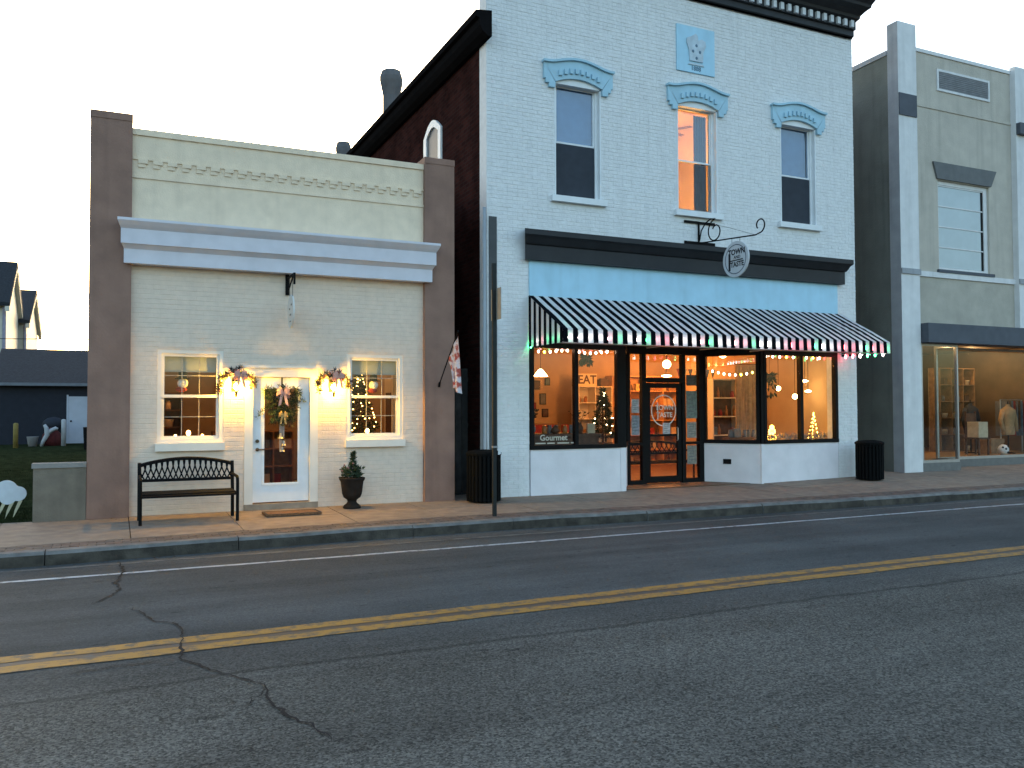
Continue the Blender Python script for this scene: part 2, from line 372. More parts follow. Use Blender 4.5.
# ------------------------------------------------------------------ setting: ground, road, kerb, pavement
RZ = -.20
KERB = [(-70, -2.98), (-1.2, -2.95), (1.0, -2.82), (3.0, -2.66), (5.4, -2.62), (8.0, -2.74), (12.5, -2.84), (17, -2.92), (24, -2.95), (80, -2.95)]
def ky(x):
    for (a, b), (c, d) in zip(KERB, KERB[1:]):
        if a <= x <= c: return b+(d-b)*(x-a)/(c-a)
    return KERB[-1][1]
def zp(x, y):   # pavement height: falls to the kerb, climbs gently towards the right-hand shop
    t = min(1, max(0, (y+2.75)/2.75)); return -.035+.035*t+t*max(0, min(.09, (x-12)*.018))
g = MB().box(-400, 400, -300, 500, -.9, -.30).build('ground', mat('earth', (.03, .034, .02), 1., .2, 2, spec=0.)); g['kind'] = 'structure'
rd = MB()
xs = [-70+4*i for i in range(39)]
rd.add([(x, -40, RZ) for x in xs]+[(x, ky(x)+.02, RZ) for x in xs],
       [(i, i+1, 40+i, 39+i) for i in range(38)])
road = rd.build('road', asphalt()); road['kind'] = 'structure'
yel = worn_paint('yellow_paint', (.36, .172, .022), .62, (.10, .075, .05)); wht = worn_paint('white_paint', (.42, .44, .45), .5); brn = worn_paint('old_yellow', (.085, .055, .035), .5)
def strip(x0, x1, y, w, z, name, m):
    mb = MB(); rr = random.Random(int(-y*100)); n = int((x1-x0)/.35); pv = []
    for i in range(n+1):
        x = x0+(x1-x0)*i/n; pv += [(x, y-w/2+rr.uniform(-.012, .012), z), (x, y+w/2+rr.uniform(-.012, .012), z)]
    mb.add(pv, [(2*i, 2*i+2, 2*i+3, 2*i+1) for i in range(n)]); return mb.build(name, m, road)
strip(-40, 70, -7.19, .17, RZ+.006, 'yellow_line', yel); strip(-40, 70, -7.47, .17, RZ+.006, 'yellow_line', yel)
strip(-40, 70, -7.33, .13, RZ+.003, 'old_paint_strip', brn)
strip(-40, 70, -3.88, .09, RZ+.005, 'edge_line', wht)
strip(-40, 70, -3.18, .10, RZ+.004, 'gutter_edge', mat('gutter_sand', (.16, .155, .14), .9, .3, 8, stain=.5))
crackm = mat('crack_dark', (.005, .005, .006), .9, .2, 9)
def crack(pts, w, seed):
    rr = random.Random(seed); P = []
    for a, b in zip(pts, pts[1:]):
        k = max(2, int((Vector(b)-Vector(a)).length/.06))
        for i in range(k): t = i/k; P.append((a[0]+(b[0]-a[0])*t+rr.uniform(-.022, .022), a[1]+(b[1]-a[1])*t+rr.uniform(-.022, .022)))
    P.append(pts[-1]); v = []
    for i, p in enumerate(P):
        d = Vector(P[min(i+1, len(P)-1)])-Vector(P[max(0, i-1)]); n = Vector((-d.y, d.x)).normalized()
        ww = w*rr.uniform(.25, 1.2)*min(1, .2+i/4, .2+(len(P)-1-i)/4); v += [(p[0]-n.x*ww, p[1]-n.y*ww, RZ+.009), (p[0]+n.x*ww, p[1]+n.y*ww, RZ+.009)]
    MB().add(v, [(2*i, 2*i+2, 2*i+3, 2*i+1) for i in range(len(P)-1)]).build('crack', crackm, road)
crack([(.06, -3.1), (.11, -3.84), (.01, -4.42), (.06, -4.83), (-.01, -5.09), (-.19, -5.46)], .015, 1)
crack([(.15, -5.81), (.25, -6.07), (.28, -6.31), (.38, -6.47), (.51, -6.6), (.52, -6.82), (.46, -7.76), (.61, -8.06), (.75, -8.33), (.89, -8.53), (.94, -8.69), (.92, -8.91), (.95, -9.15), (.98, -9.33), (1.07, -9.48), (1.1, -9.62), (1.11, -9.81)], .012, 2)
crack([(.94, -8.69), (.8, -8.95), (.7, -9.0)], .008, 3); crack([(.46, -7.76), (.1, -7.72), (-.4, -7.8)], .007, 4)
# kerb stones
kb = bpy.data.objects.new('kerb', None); COL.objects.link(kb); kb['kind'] = 'structure'
def kstone(x0, x1):
    mb = MB(); v = []; k = max(1, int((x1-x0)/.8)); rr = random.Random(int(x0*50)); a = x0+.006; b = x1-.006
    for i in range(k+1):
        x = a+(b-a)*i/k; y = ky(x); dz = rr.uniform(-.008, .008); dy = rr.uniform(-.012, .012)
        v += [(x, y-.03+dy, RZ-.1), (x, y+dy, -.075+dz), (x, y+.035+dy, -.036+dz), (x, y+.17, -.03+dz), (x, y+.17, RZ-.1)]
    f = []
    for i in range(k):
        for j in range(4): f.append((5*i+j, 5*i+5+j, 5*i+6+j, 5*i+1+j))
    f += [(0, 1, 2, 3, 4), tuple(5*k+q for q in (4, 3, 2, 1, 0))]
    mb.add(v, f); mb.m = [1 if i < 4*k and i % 4 == 0 else 0 for i in range(len(mb.f))]; mb.build('kerb_stone', [kerbm, kerbf], kb)
ke = [-70, -40, -20, -10, -5.5, -3.1, -.75, 1.5, 3.97, 5.6, 8.0, 10.4, 12.8, 15.2, 17.6, 20, 22.4, 24.8, 30, 40, 60, 80]
for a, b in zip(ke, ke[1:]): kstone(a, b)
# pavement slabs and a strip of brick pavers behind the kerb
pv = bpy.data.objects.new('pavement', None); COL.objects.link(pv); pv['kind'] = 'structure'
def slab(x0, x1, y0f, y1f, name='slab', m=concrete, j=.006, drop=.2, dz=0):
    xs_ = (x0+j, x1-j); v = []
    for x in xs_:
        for f_ in (y0f, y1f):
            y = f_(x)+(j if f_ is y0f else -j); v += [(x, y, zp(x, y)+dz), (x, y, zp(x, y)-drop)]
    MB().add(v, [(0, 4, 6, 2), (1, 3, 7, 5), (0, 1, 5, 4), (4, 5, 7, 6), (6, 7, 3, 2), (2, 3, 1, 0)]).build(name, m, pv)
MB().box(-70, 80, -2.55, 9, -.32, -.19).build('pavement_bed', mat('joint_dirt', (.05, .046, .04), .95, .2, 9), pv)
concs = [concrete]+[mat('pavement_concrete_%s' % n, c, .9, .14, 5, .5, 70, stain=.42) for n, c in (('a', (.27, .215, .165)), ('b', (.30, .232, .175)), ('c', (.275, .21, .158)))]
rr = random.Random(4)
yb = lambda x: ky(x)+.62
ym = lambda x: -1.0
def back(x): return 1.35 if 9.2 < x < 13 else (2.9 if x > 15.6 else (1.6 if 5.6 < x < 6.4 else .02))
sx = [-30+1.5*i for i in range(20)]+[0.2, 1.65, 3.3, 4.7, 5.63, 6.4, 7.9, 9.25, 10.6, 12.0, 12.9, 14.3, 15.65, 16.7, 17.6, 19.2, 20.8, 22.4, 24, 26, 28, 30]
sx = [x for x in sx if x < -.8 or x > .1]
for a, b in zip(sx, sx[1:]):
    slab(a, b, yb, ym, 'slab', rr.choice(concs), dz=rr.uniform(-.002, .002))
    bk = max(back(a+.1), back(b-.1)); slab(a, b, ym, (lambda x, bk=bk: bk), 'slab', rr.choice(concs), dz=rr.uniform(-.002, .002))
# pavers: near ones as single bricks, brick strip runs along the kerb
pvm = [mat('paver_%d' % i, c, .9, .2, 12, .4, 60, stain=.35) for i, c in enumerate(((.17, .115, .09), (.15, .11, .09), (.19, .14, .11), (.14, .11, .095)))]
npav = 0
stuffm = MB()
def paver(mb, x, t0, t1, w=.20):
    v = []
    for q in (x+.004, x+w-.004):
        for t in (t0+.004, t1-.004):
            y = ky(q)+t; v += [(q, y, zp(q, y)+pz), (q, y, -.19)]
    mb.add(v, [(0, 4, 6, 2), (0, 1, 5, 4), (4, 5, 7, 6), (6, 7, 3, 2), (2, 3, 1, 0)])
for row in range(4):
    x = -1.8+(.1 if row % 2 else 0)
    while x < 24:
        pz = rr.uniform(-.003, .003); t0 = .17+row*.11
        if x < 13.2: 
            mb = MB(); paver(mb, x, t0, t0+.11); mb.build('paver_brick', pvm[rr.randrange(4)], pv); npav += 1
        else:
            stuffm.cur = rr.randrange(4); paver(stuffm, x, t0, t0+.11)
        x += .2
o = stuffm.build('paver_bricks_beyond', pvm, pv); o['kind'] = 'stuff'
far = MB(); far.box(-70, -1.82, -2.78, -2.33, -.2, -.035); far.box(24.05, 80, -2.78, -2.33, -.2, -.035); far.box(30.0, 80, -2.32, 9, -.2, -.01); far.box(-70, -30.01, -2.32, 0, -.2, -.01)
far.build('pavement_continuation', concrete, pv)
# lawn beside the cream shop
lw = MB(); nx, ny = 24, 30
hl = lambda x, y: -.02+.012*max(0, min(26, y))+.03*noise.noise((x*.6, y*.6, 0))
lw.add([(-42+41.62*i/nx, .14+48*j/ny, hl(-42+41.62*i/nx, .14+48*j/ny) if j else -.02) for j in range(ny+1) for i in range(nx+1)],
       [(j*(nx+1)+i, j*(nx+1)+i+1, (j+1)*(nx+1)+i+1, (j+1)*(nx+1)+i) for j in range(ny) for i in range(nx)])
lawn = lw.build('lawn', mat('lawn_soil', (.030, .038, .018), 1., .3, 4, spec=0.), smooth=True); lawn['kind'] = 'structure'
gb = MB(); rr = random.Random(5)
for i in range(9000):
    y = .2+23*rr.random()**1.8; x = -.75-rr.random()*(1.6+.12*y); z = hl(x, y)-.01; h = rr.uniform(.02, .05); a = rr.uniform(0, 6.28)
    dx, dy = math.cos(a)*.008, math.sin(a)*.008; lx, ly = rr.uniform(-.03, .03), rr.uniform(-.03, .03)
    gb.add([(x-dx, y-dy, z), (x+dx, y+dy, z), (x+lx, y+ly, z+h)], [(0, 1, 2)])
gr = gb.build('grass', mat('grass_blades', (.034, .048, .020), 1., .35, 3, spec=0.)); gr['kind'] = 'stuff'; gr['label'] = 'short winter grass of the lawn beside the cream shop'

# ================================================================== cream one-storey shop
def sash_window(bld, x0, x1, z0, z1, y, m, gm=pane, cols=3, rows=2, upper_only=False, sill=True, fr=.07):
    """double-hung window set in an opening: frame, two sashes with muntins and panes, sill"""
    w = MB()
    for a in ((x0, x0+fr, z0, z1), (x1-fr, x1, z0, z1), (x0+fr, x1-fr, z0, z0+fr), (x0+fr, x1-fr, z1-fr, z1)): w.box(a[0], a[1], y-.03, y+.10, a[2], a[3])
    win = w.build('window', m, bld)
    zm = (z0+z1)/2; a0, a1 = x0+fr, x1-fr; st = .045
    for k, (s0, s1, yy) in enumerate(((z0+fr, zm+.02, y+.035), (zm-.02, z1-fr, y+.0))):
        sb = MB()
        for q in ((a0, a0+st, s0, s1), (a1-st, a1, s0, s1), (a0+st, a1-st, s0, s0+st), (a0+st, a1-st, s1-st, s1)): sb.box(q[0], q[1], yy, yy+.034, q[2], q[3])
        b0, b1, c0, c1 = a0+st, a1-st, s0+st, s1-st
        cw, ch = (b1-b0)/cols, (c1-c0)/rows; t = .005; gr_ = MB()
        for i in range(1, cols): gr_.box(b0+cw*i-t, b0+cw*i+t, yy+.008, yy+.026, c0, c1)
        for j in range(1, rows):
            for i in range(cols): gr_.box(b0+cw*i+(t if i else 0), b0+cw*(i+1)-(t if i < cols-1 else 0), yy+.008, yy+.026, c0+ch*j-t, c0+ch*j+t)
        sb.build('sash', m, win); gr_.build('glazing_bars', mat('grille_grey', (.30, .29, .26), .6, .05, 6), win)
        for i in range(cols):
            for j in range(rows):
                MB().box(b0+cw*i+.002, b0+cw*(i+1)-.002, yy+.014, yy+.018, c0+ch*j+.002, c0+ch*(j+1)-.002).build('pane', gm, win)
    if sill: MB().box(x0-.03, x1+.02, y-.13, y-.032, z0-.13, z0-.005).build('sill', m, win)
    return win
B1 = thing('cream_shop', 'low cream painted brick shop with taupe pilasters and pale blue cornice', 'building', (2.6, 0, 0))
ops = [(.60, 1.60, 1.14, 2.63), (1.93, 3.14, 0, 2.36), (3.64, 4.66, 1.14, 2.63)]
MX = .205; MX1 = 5.04
wall_open(MB(), MX, MX1, 0, 4.2, .012, .30, ops).build('front_wall', mortar1, B1)
b = bricks(MX, MX1, .0, 3.96, .012, ops, seed=11, proud=.0035, jit=.0016); b.build('painted_bricks', creambr, B1, 'stuff')
MB().box(MX, MX1, .0, .28, 4.2, 6.02).build('parapet_panel', cream, B1)
MB().box(MX-.0, MX1, -.03, .31, 6.02, 6.12).build('coping', cream, B1)
MB().box(MX, MX1, -.022, -.0005, 5.335, 5.375).build('string_course', cream, B1)
# corbelled frieze: stepped blocks
fb = MB().add([], []); fb.box(-.07, .07, -.034, 0, .06, .12); fb.box(-.07, .0, -.022, 0, 0, .06); fb.box(.0, .035, -.016, 0, .0, .06)
f0 = fb.build('corbel_block', cream, B1); f0.location = (.36, 0, 5.51); n = 22
for i in range(1, n): dupe(f0, (.36+.217*i, 0, 5.51))
MB().box(MX, MX1, -.02, -.0005, 5.63, 5.66).build('frieze_fillet', cream, B1)
for a, b_, zt in ((-.39, .205, 6.31), (5.04, 5.61, 6.24)):
    p = MB().box(a, b_, -.09, .5, 0, zt-.11).build('pilaster', taupe, B1)
    MB().box(a-.005, b_+.005, -.10, .505, zt-.11, zt).build('pilaster_cap', taupe, p)
prof = [(0, 3.95), (-.10, 3.95), (-.10, 4.17), (-.13, 4.20), (-.17, 4.24), (-.19, 4.24), (-.19, 4.47), (-.24, 4.52), (-.29, 4.58), (-.29, 4.62), (0, 4.66)]
def cornice_ring(name, m, parent, segs, x0, x1, k_=.5):
    """moulding whose ends are returned to the wall: each band wider the farther it projects"""
    mb = MB(); pts = segs; v = []; n_ = len(pts)
    for y, z in pts: v += [(x0+y*k_, y, z), (x1-y*k_, y, z)]
    f = [(2*i, 2*i+1, 2*i+3, 2*i+2) for i in range(n_-1)]+[(0, 2*n_-2, 2*n_-1, 1)]
    f += [tuple(2*i for i in range(n_)), tuple(2*i+1 for i in range(n_-1, -1, -1))]
    return mb.add(v, f).build(name, m, parent)
cornice_ring('cornice', palebl, B1, [(y-.092 if i not in (0, len(prof)-1) else -.0935, z) for i, (y, z) in enumerate(prof)], .19, 5.05)
MB().box(MX+.001, MX1-.001, -.0925, -.0005, 3.95, 4.66).build('cornice_backing', palebl, B1)
for x0, x1 in ((.60, 1.60), (3.64, 4.66)):
    w = sash_window(B1, x0, x1, 1.14, 2.63, .05, creamtrim, fr=.06)
    MB().box(x0+.075, x1-.075, .16, .17, 2.28, 2.55).build('roller_blind', mat('grey_blind', (.30, .31, .30), .8, .05, 8), w)
# door
dr = MB(); D0, D1 = 2.07, 3.00
for q in ((D0, D0+.17, .12, 2.20), (D1-.17, D1, .12, 2.20), (D0+.17, D1-.17, .12, .42), (D0+.17, D1-.17, 2.04, 2.20)): dr.box(q[0], q[1], .06, .105, q[2], q[3])
door = dr.build('door', whitetr, B1)
mo = MB()
for q in ((D0+.15, D0+.19, .40, 2.06), (D1-.19, D1-.15, .40, 2.06), (D0+.19, D1-.19, .40, .44), (D0+.19, D1-.19, 2.02, 2.06)): mo.box(q[0], q[1], .045, .0595, q[2], q[3])
mo.build('glazing_bead', whitetr, door)
MB().box(D0+.17, D1-.17, .08, .086, .42, 2.04).build('glass', pane, door)
h = MB().ball((D0+.075, .03, 1.0), .03).tube([(D0+.075, .06, 1.0), (D0+.075, .02, 1.0), (D0+.19, .015, 1.0)], .011); h.build('handle', mat('antique_brass', (.12, .09, .06), .4, .2, 9, metal=.8), door, smooth=True)
MB().tube([(D0+.075, .06, 1.14), (D0+.075, .025, 1.14)], .03, 12).build('deadbolt', MATS['antique_brass'], door)
fr = MB()
for q in ((1.93, 2.065, 0.10, 2.21), (3.005, 3.14, .10, 2.21), (1.93, 3.14, 2.21, 2.36)): fr.box(q[0], q[1], -.02, .13, q[2], q[3])
fr.build('door_frame', creamtrim, B1)
MB().box(1.90, 3.17, -.05, -.022, 2.36, 2.40).build('drip_cap', creamtrim, B1)
MB().box(1.93, 3.14, -.035, .30, 0, .10).build('doorstep', mat('doorstep_stone', (.30, .25, .19), .8, .15, 8, .3), B1)
# shell and room
sh = MB(); sh.box(-.38, -.1, .51, 13, 0, 5.9); sh.box(5.35, 5.62, .51, 13, 0, 5.9); sh.box(-.1, 5.35, 12.7, 13, 0, 5.6); sh.box(-.1, 5.35, .31, 12.7, 5.3, 5.5)
sh.build('side_walls', brick_mat('buff_brick', (.2, .15, .13), (.16, .12, .10), (.2, .18, .16)), B1)
rm = MB(); rm.box(-.095, -.03, .305, 6, .02, 3.3); rm.box(5.28, 5.345, .305, 6, .02, 3.3); rm.box(-.03, 5.28, 5.9, 6, .02, 3.3)
rm.build('interior_wall', warmwall1, B1)
MB().box(-.095, 5.345, .305, 6, -.02, .015).build('interior_floor', intfloor, B1)
MB().box(-.095, 5.345, .305, 6, 3.305, 3.4).build('interior_ceiling', ceil_, B1)

# things at the cream shop front --------------------------------------------------
def needles(mb, p, n, L, w, rnd, upb=.2):
    for _ in range(n):
        d = Vector((rnd.gauss(0, 1), rnd.gauss(0, 1), rnd.gauss(0, 1)+upb)); mb.leaf(p, d, L*rnd.uniform(.6, 1.2), w)
def bow(parent, c, m, s=1.):
    mb = MB()
    for sx_ in (-1, 1):
        for k, (dx, dz) in enumerate(((.10, .05), (.11, -.03), (.06, .09))):
            pts = [(c[0], c[1], c[2])]
            for i in range(1, 8):
                a = math.pi*2*i/8; pts.append((c[0]+sx_*s*(dx*(1-math.cos(a))/2*1.1), c[1]-s*.035*math.sin(a), c[2]+s*(dz*(1-math.cos(a))/2+.035*math.sin(a))))
            w = .028*s; vs = []
            for p in pts: vs += [(p[0], p[1], p[2]-w), (p[0], p[1]-.004, p[2]+w)]
            mb.add(vs, [(2*i, 2*i+2, 2*i+3, 2*i+1) for i in range(7)])
        mb.add([(c[0], c[1]-.01, c[2]), (c[0]+sx_*.05*s, c[1]-.02, c[2]-.01*s), (c[0]+sx_*.09*s, c[1]-.03, c[2]-.22*s), (c[0]+sx_*.04*s, c[1]-.02, c[2]-.19*s)], [(0, 1, 2, 3)])
    mb.ball(c, .028*s, 8); mb.build('bow', m, parent)
def lantern(x, label):
    t = thing('wall_lantern', label, 'lantern', (x, 0, 1.85), 'lanterns flanking the cream shop door')

    bp = MB().box(x-.05, x+.05, -.02, .003, 1.97, 2.18); bp.tube([(x, -.02, 2.13), (x, -.10, 2.2), (x, -.15, 2.17), (x, -.15, 2.16)], .009)
    bp.build('bracket', blackpt, t)
    cg = MB(); cg.lathe((x, -.15, 0), [(.012, 2.19), (.03, 2.17), (.075, 2.14), (.08, 2.125)], 10)
    for k in range(4):
        a = math.pi/4+k*math.pi/2; cg.tube([(x+.075*math.cos(a), -.15+.075*math.sin(a), 2.125), (x+.05*math.cos(a), -.15+.05*math.sin(a), 1.965)], .005, 5)
    cg.lathe((x, -.15, 0), [(.003, 1.87), (.016, 1.885), (.022, 1.92), (.024, 1.955), (.012, 1.965)], 10)
    cg.build('cage', blackpt, t)
    MB().lathe((x, -.15, 0), [(.045, 1.97), (.07, 2.12)], 10).build('glass', glass('lantern_glass', (1, .97, .9), 1.3), t)
    MB().ball((x, -.15, 2.045), .042, 10, 1.25).build('bulb', glow('lantern_bulb', (1, .55, .055), 430), t)
    return t
lantern(1.78, 'lit black wall lantern beside the door handle of the cream shop')
lantern(3.38, 'lit black wall lantern on the hinge side of the cream shop door')
def swag(x, label, seed):
    rnd = random.Random(seed); t = thing('garland_swag', label, 'garland', (x, -.1, 2.0), 'garlands over the lanterns')
    mb = MB(); st = MB(); path = []
    for i in range(26):
        a = math.pi*(1.12-1.15*i/25); path.append((x+.27*math.cos(a), -.16+.03*math.sin(i), 2.06+.21*math.sin(a)))
    st.tube(path, .008, 5).build('stem', brownm, t)
    for p in path:
        needles(mb, (p[0]+rnd.gauss(0, .02), p[1]+rnd.gauss(0, .03), p[2]+rnd.gauss(0, .03)), 26, .085, .007, rnd)
    mb.build('needles', brownleaf, t)
    bow(t, (x+.06, -.24, 2.21), pinkm, .9)
    for i in range(5):
        p = rnd.choice(path); MB().ball((p[0]+rnd.gauss(0, .03), -.23, p[2]+rnd.gauss(0, .02)), .024, 7).build('bauble', mat('berry', (.30, .08, .05), .4, .1, 9), t)
    return t
swag(1.78, 'evergreen garland with blush bow over the lantern by the bench end', 3)
swag(3.38, 'evergreen garland with blush bow over the lantern above the urn', 4)
# door swag
rnd = random.Random(9); t = thing('door_swag', 'evergreen teardrop swag with ribbon bow hung on the white glazed door', 'wreath', (2.55, .03, 1.3))
MB().box(2.535, 2.555, .028, .058, 1.95, 2.21).build('hanger', blackpt, t)
mb = MB()
for i in range(210):
    a = rnd.random(); z = 2.02-.55*a; wv = .30*(1-.45*a)*rnd.uniform(-1, 1); needles(mb, (2.54+wv, .03+rnd.uniform(-.06, 0), z+.04*rnd.gauss(0, 1)), 9, .10, .007, rnd, -.3)
for s_ in (-1, 1):
    for i in range(14): needles(mb, (2.54+s_*(.1+.023*i), .0, 1.86-.004*i*(1 if s_ > 0 else 6)), 5, .08, .006, rnd)
mb.build('needles', green, t)
bow(t, (2.55, -.05, 1.93), pinkm, .95); bow(t, (2.55, -.05, 1.56), goldm, .65)
for k in range(3): MB().box(2.50+.03*k, 2.52+.03*k, .0+.004*k, .003+.004*k, .95+.12*k, 1.5).build('streamer', mat('grey_ribbon', (.35, .31, .27), .6, .1, 12), t)
for (x, z) in ((2.52, 1.18), (2.57, 1.06), (2.545, .96)): MB().lathe((x, -.01, z), [(.005, .09), (.02, .08), (.028, .03), (.045, 0)], 9).build('bell', mat('dull_tin', (.35, .32, .28), .45, .2, 12, metal=.6), t)
# bench
def bench(name, label, x0, x1, yb_, yf, z0, H=.90, group=None, cells=17):
    t = thing(name, label, 'bench', ((x0+x1)/2, (yb_+yf)/2, z0)); 
    zs = z0+.44; zt = z0+H
    for x in (x0, x1):
        MB().tube([(x, yb_, z0), (x, yb_+.02, zs), (x, yb_+.09, zt-.03)], .027, 8).build('rear_leg', blackpt, t)
        MB().tube([(x, yf, z0), (x, yf-.0, z0+.40), (x, yf, z0+.58), (x, yf+.015, z0+.64), (x, yf+.07, z0+.665), (x, yb_+.05, z0+.67)], .024, 8).build('front_leg', blackpt, t)
        MB().tube([(x, yf, zs-.03), (x, yb_+.02, zs-.03)], .014, 6).build('side_rail', blackpt, t)
    MB().tube([(x0, yf, zs-.03), (x1, yf, zs-.03)], .02, 6).build('front_rail', blackpt, t)
    MB().tube([(x0, yb_+.02, zs-.03), (x1, yb_+.02, zs-.03)], .02, 6).build('rear_rail', blackpt, t)
    n_ = 7
    for i in range(n_):
        y0 = yf+.02+(yb_-yf-.03)*i/n_; MB().box(x0+.02, x1-.02, y0, y0+(yb_-yf-.03)/n_*.72, zs-.012, zs+.008).build('seat_slat', blackpt, t)
    zb = z0+.60; yl = yb_+.06
    top = lambda u: zt-.075+.10*math.sin(math.pi*u)**.8
    pts = [(x0+(x1-x0)*i/24, yb_+.09, top(i/24)) for i in range(25)]
    MB().tube(pts, .028, 6).build('top_rail', blackpt, t)
    MB().tube([(x0, yl, zb), (x1, yl, zb)], .023, 6).build('lower_rail', blackpt, t)
    # interlaced loops
    lt = MB(); pw = (x1-x0)/cells
    for i in range(cells+1):
        for s_ in (-1, 1):
            q = []
            for k in range(9):
                v = k/8; x = x0+i*pw+s_*pw*(1.15*math.sin(math.pi*.5*v))*1.0
                if x < x0 or x > x1: break
                u = (x-x0)/(x1-x0); q.append((x, yl+.03*v, zb+(top(u)-zb)*v))
            if len(q) > 2: lt.tube(q, .0115, 5)
    lt.build('lattice', blackpt, t)
    return t
bench('park_bench', 'black metal bench with looped lattice back under the window by the taupe pilaster', .34, 1.69, -.52, -1.12, zp(1, -.8)-.004)
# doormat
mt = MB().box(2.14, 3.0, -.98, -.50, .0, .028); t = single('doormat', mt, [mat('coir_mat', (.22, .12, .06), .95, .3, 40, .6, 120)], (2.55, -.74, zp(2.5, -.74)-.003), 'brown coir doormat with dark border on the pavement before the door', 'doormat')
bd = MB()
for q in ((2.14, 3.0, -.98, -.945), (2.14, 3.0, -.535, -.50), (2.14, 2.175, -.945, -.535), (2.965, 3.0, -.945, -.535)): bd.box(q[0], q[1], q[2], q[3], .0265, .031)
bd.build('border', mat('rubber_border', (.02, .017, .015), .8, .1, 9), t)
# urn with shrub
t = thing('urn_planter', 'dark bronze pedestal urn beneath the tree window of the cream shop', 'planter', (3.64, -.38, 0))
zz = zp(3.6, -.4)-.004
u = MB().lathe((3.64, -.38, zz), [(.145, 0), (.15, .03), (.13, .06), (.09, .09), (.075, .12), (.085, .15), (.14, .19), (.165, .25), (.18, .36), (.19, .45), (.215, .49), (.22, .52), (.19, .525), (.18, .48)], 20)
u.build('pot', mat('bronze_pot', (.026, .020, .016), .8, .2, 8, .3, spec=.1), t, smooth=True)
MB().lathe((3.64, -.38, zz+.47), [(.181, 0), (.1, .01)], 16).build('soil', crackm, t)
rnd = random.Random(21); t = thing('potted_shrub', 'small conifer and winter blooms growing in the bronze urn', 'plant', (3.64, -.38, zz+.475))
MB().tube([(3.65, -.38, zz+.4), (3.64, -.38, zz+.95)], [.014, .005], 6).build('stem', brownm, t)
mb = MB()
for i in range(170):
    v = rnd.random(); r_ = .13*(1-v)*rnd.uniform(.3, 1); a = rnd.uniform(0, 6.28); needles(mb, (3.66+r_*math.cos(a), -.38+r_*math.sin(a), zz+.52+.42*v), 6, .065, .007, rnd, .8)
for i in range(120):
    a = rnd.uniform(0, 6.28); r_ = rnd.uniform(.05, .2); needles(mb, (3.64+r_*math.cos(a), -.38+r_*math.sin(a), zz+.53+rnd.uniform(0, .14)), 6, .07, .012, rnd, .8)
mb.build('foliage', green, t)
fl = MB()
for i in range(46): a = rnd.uniform(0, 6.28); fl.ball((3.56+rnd.gauss(0, .05), -.40+rnd.gauss(0, .05), zz+.62+rnd.gauss(0, .06)), .016, 6)
fl.build('blooms', mat('mauve_bloom', (.33, .18, .18), .8, .2, 12), t, 'stuff')
# hanging sign on cream wall
t = thing('bracket_sign', 'small white oval sign hanging from a black bracket on the cream wall', 'sign', (2.62, -.05, 3.2))
mb = MB().box(2.585, 2.645, -.025, .003, 3.60, 3.945); mb.box(2.60, 2.63, -.66, -.03, 3.86, 3.89); mb.tube([(2.615, -.03, 3.64), (2.615, -.25, 3.72), (2.615, -.55, 3.865)], .012, 6); mb.box(2.6, 2.63, -.66, -.63, 3.70, 3.86)
mb.build('bracket', blackpt, t)
el = [(.27*math.cos(2*math.pi*i/28), .275*math.sin(2*math.pi*i/28)) for i in range(28)]
sb = MB().prismx([(-.36+a, 3.29+c) for a, c in el], 2.603, 2.627).build('sign_board', mat('sign_cream', (.66, .66, .63), .6, .05, 6), t)
for y in (-.5, -.22): MB().tube([(2.615, y, 3.865), (2.615, y, 3.50)], .004, 4).build('hook', blackpt, t)
for q in (2.6015, 2.6285):
    for (a, c, l, w) in ((-.10, .10, .16, .03), (.06, .04, .14, .03), (-.02, -.06, .22, .03), (.0, -.17, .2, .02)): MB().box(q-.001, q+.001, -.36+a-l/2*.6, -.36+a+l/2*.6, 3.29+c-w/2, 3.29+c+w/2).build('sign_mark', mat('sign_grey', (.22, .23, .22), .7, .1, 9), sb)
# flag
t = thing('house_flag', 'red and white garden flag on a slanted pole at the taupe pilaster', 'flag', (5.31, -.1, 2.1))
p0 = Vector((5.31, -.092, 2.1)); p1 = Vector((5.40, -.80, 3.02))
MB().tube([p0, p1], .011, 7).ball(p1, .022, 8).build('pole', blackpt, t)
MB().tube([p0+Vector((0, .0, -.03)), p0+Vector((0.004, -.03, .05))], .022, 8).build('holder', blackpt, t)
fm = bpy.data.materials.new('flag_cloth'); fm.use_nodes = True; N = fm.node_tree.nodes; L_ = fm.node_tree.links; bb = N['Principled BSDF']; bb.inputs['Roughness'].default_value = .9
tc = N.new('ShaderNodeTexCoord'); n1 = N.new('ShaderNodeTexNoise'); n1.inputs['Scale'].default_value = 9; n1.inputs['Detail'].default_value = 3; L_.new(tc.outputs['Object'], n1.inputs['Vector'])
cr = N.new('ShaderNodeValToRGB'); e = cr.color_ramp.elements; e[0].position = .40; e[0].color = (.36, .07, .05, 1); e[1].position = .52; e[1].color = (.62, .55, .55, 1); x = e.new(.62); x.color = (.50, .50, .56, 1); x = e.new(.70); x.color = (.45, .20, .08, 1)
L_.new(n1.outputs['Fac'], cr.inputs[0]); L_.new(cr.outputs[0], bb.inputs['Base Color'])
fl = MB(); nu, nv = 14, 16
for j in range(nv+1):
    for i in range(nu+1):
        a = i/nu; v = j/nv; base = p0.lerp(p1, .97-.50*a*(1-.75*v)); fold = math.sin(a*13+v*1.5)*(.02+.05*v)
        fl.v.append((base.x+.012+fold*.8, base.y-.05*v+.10*v*a-.06*math.sin(a*9)*v, base.z-.02-1.05*v*(.75+.25*(1-a))))
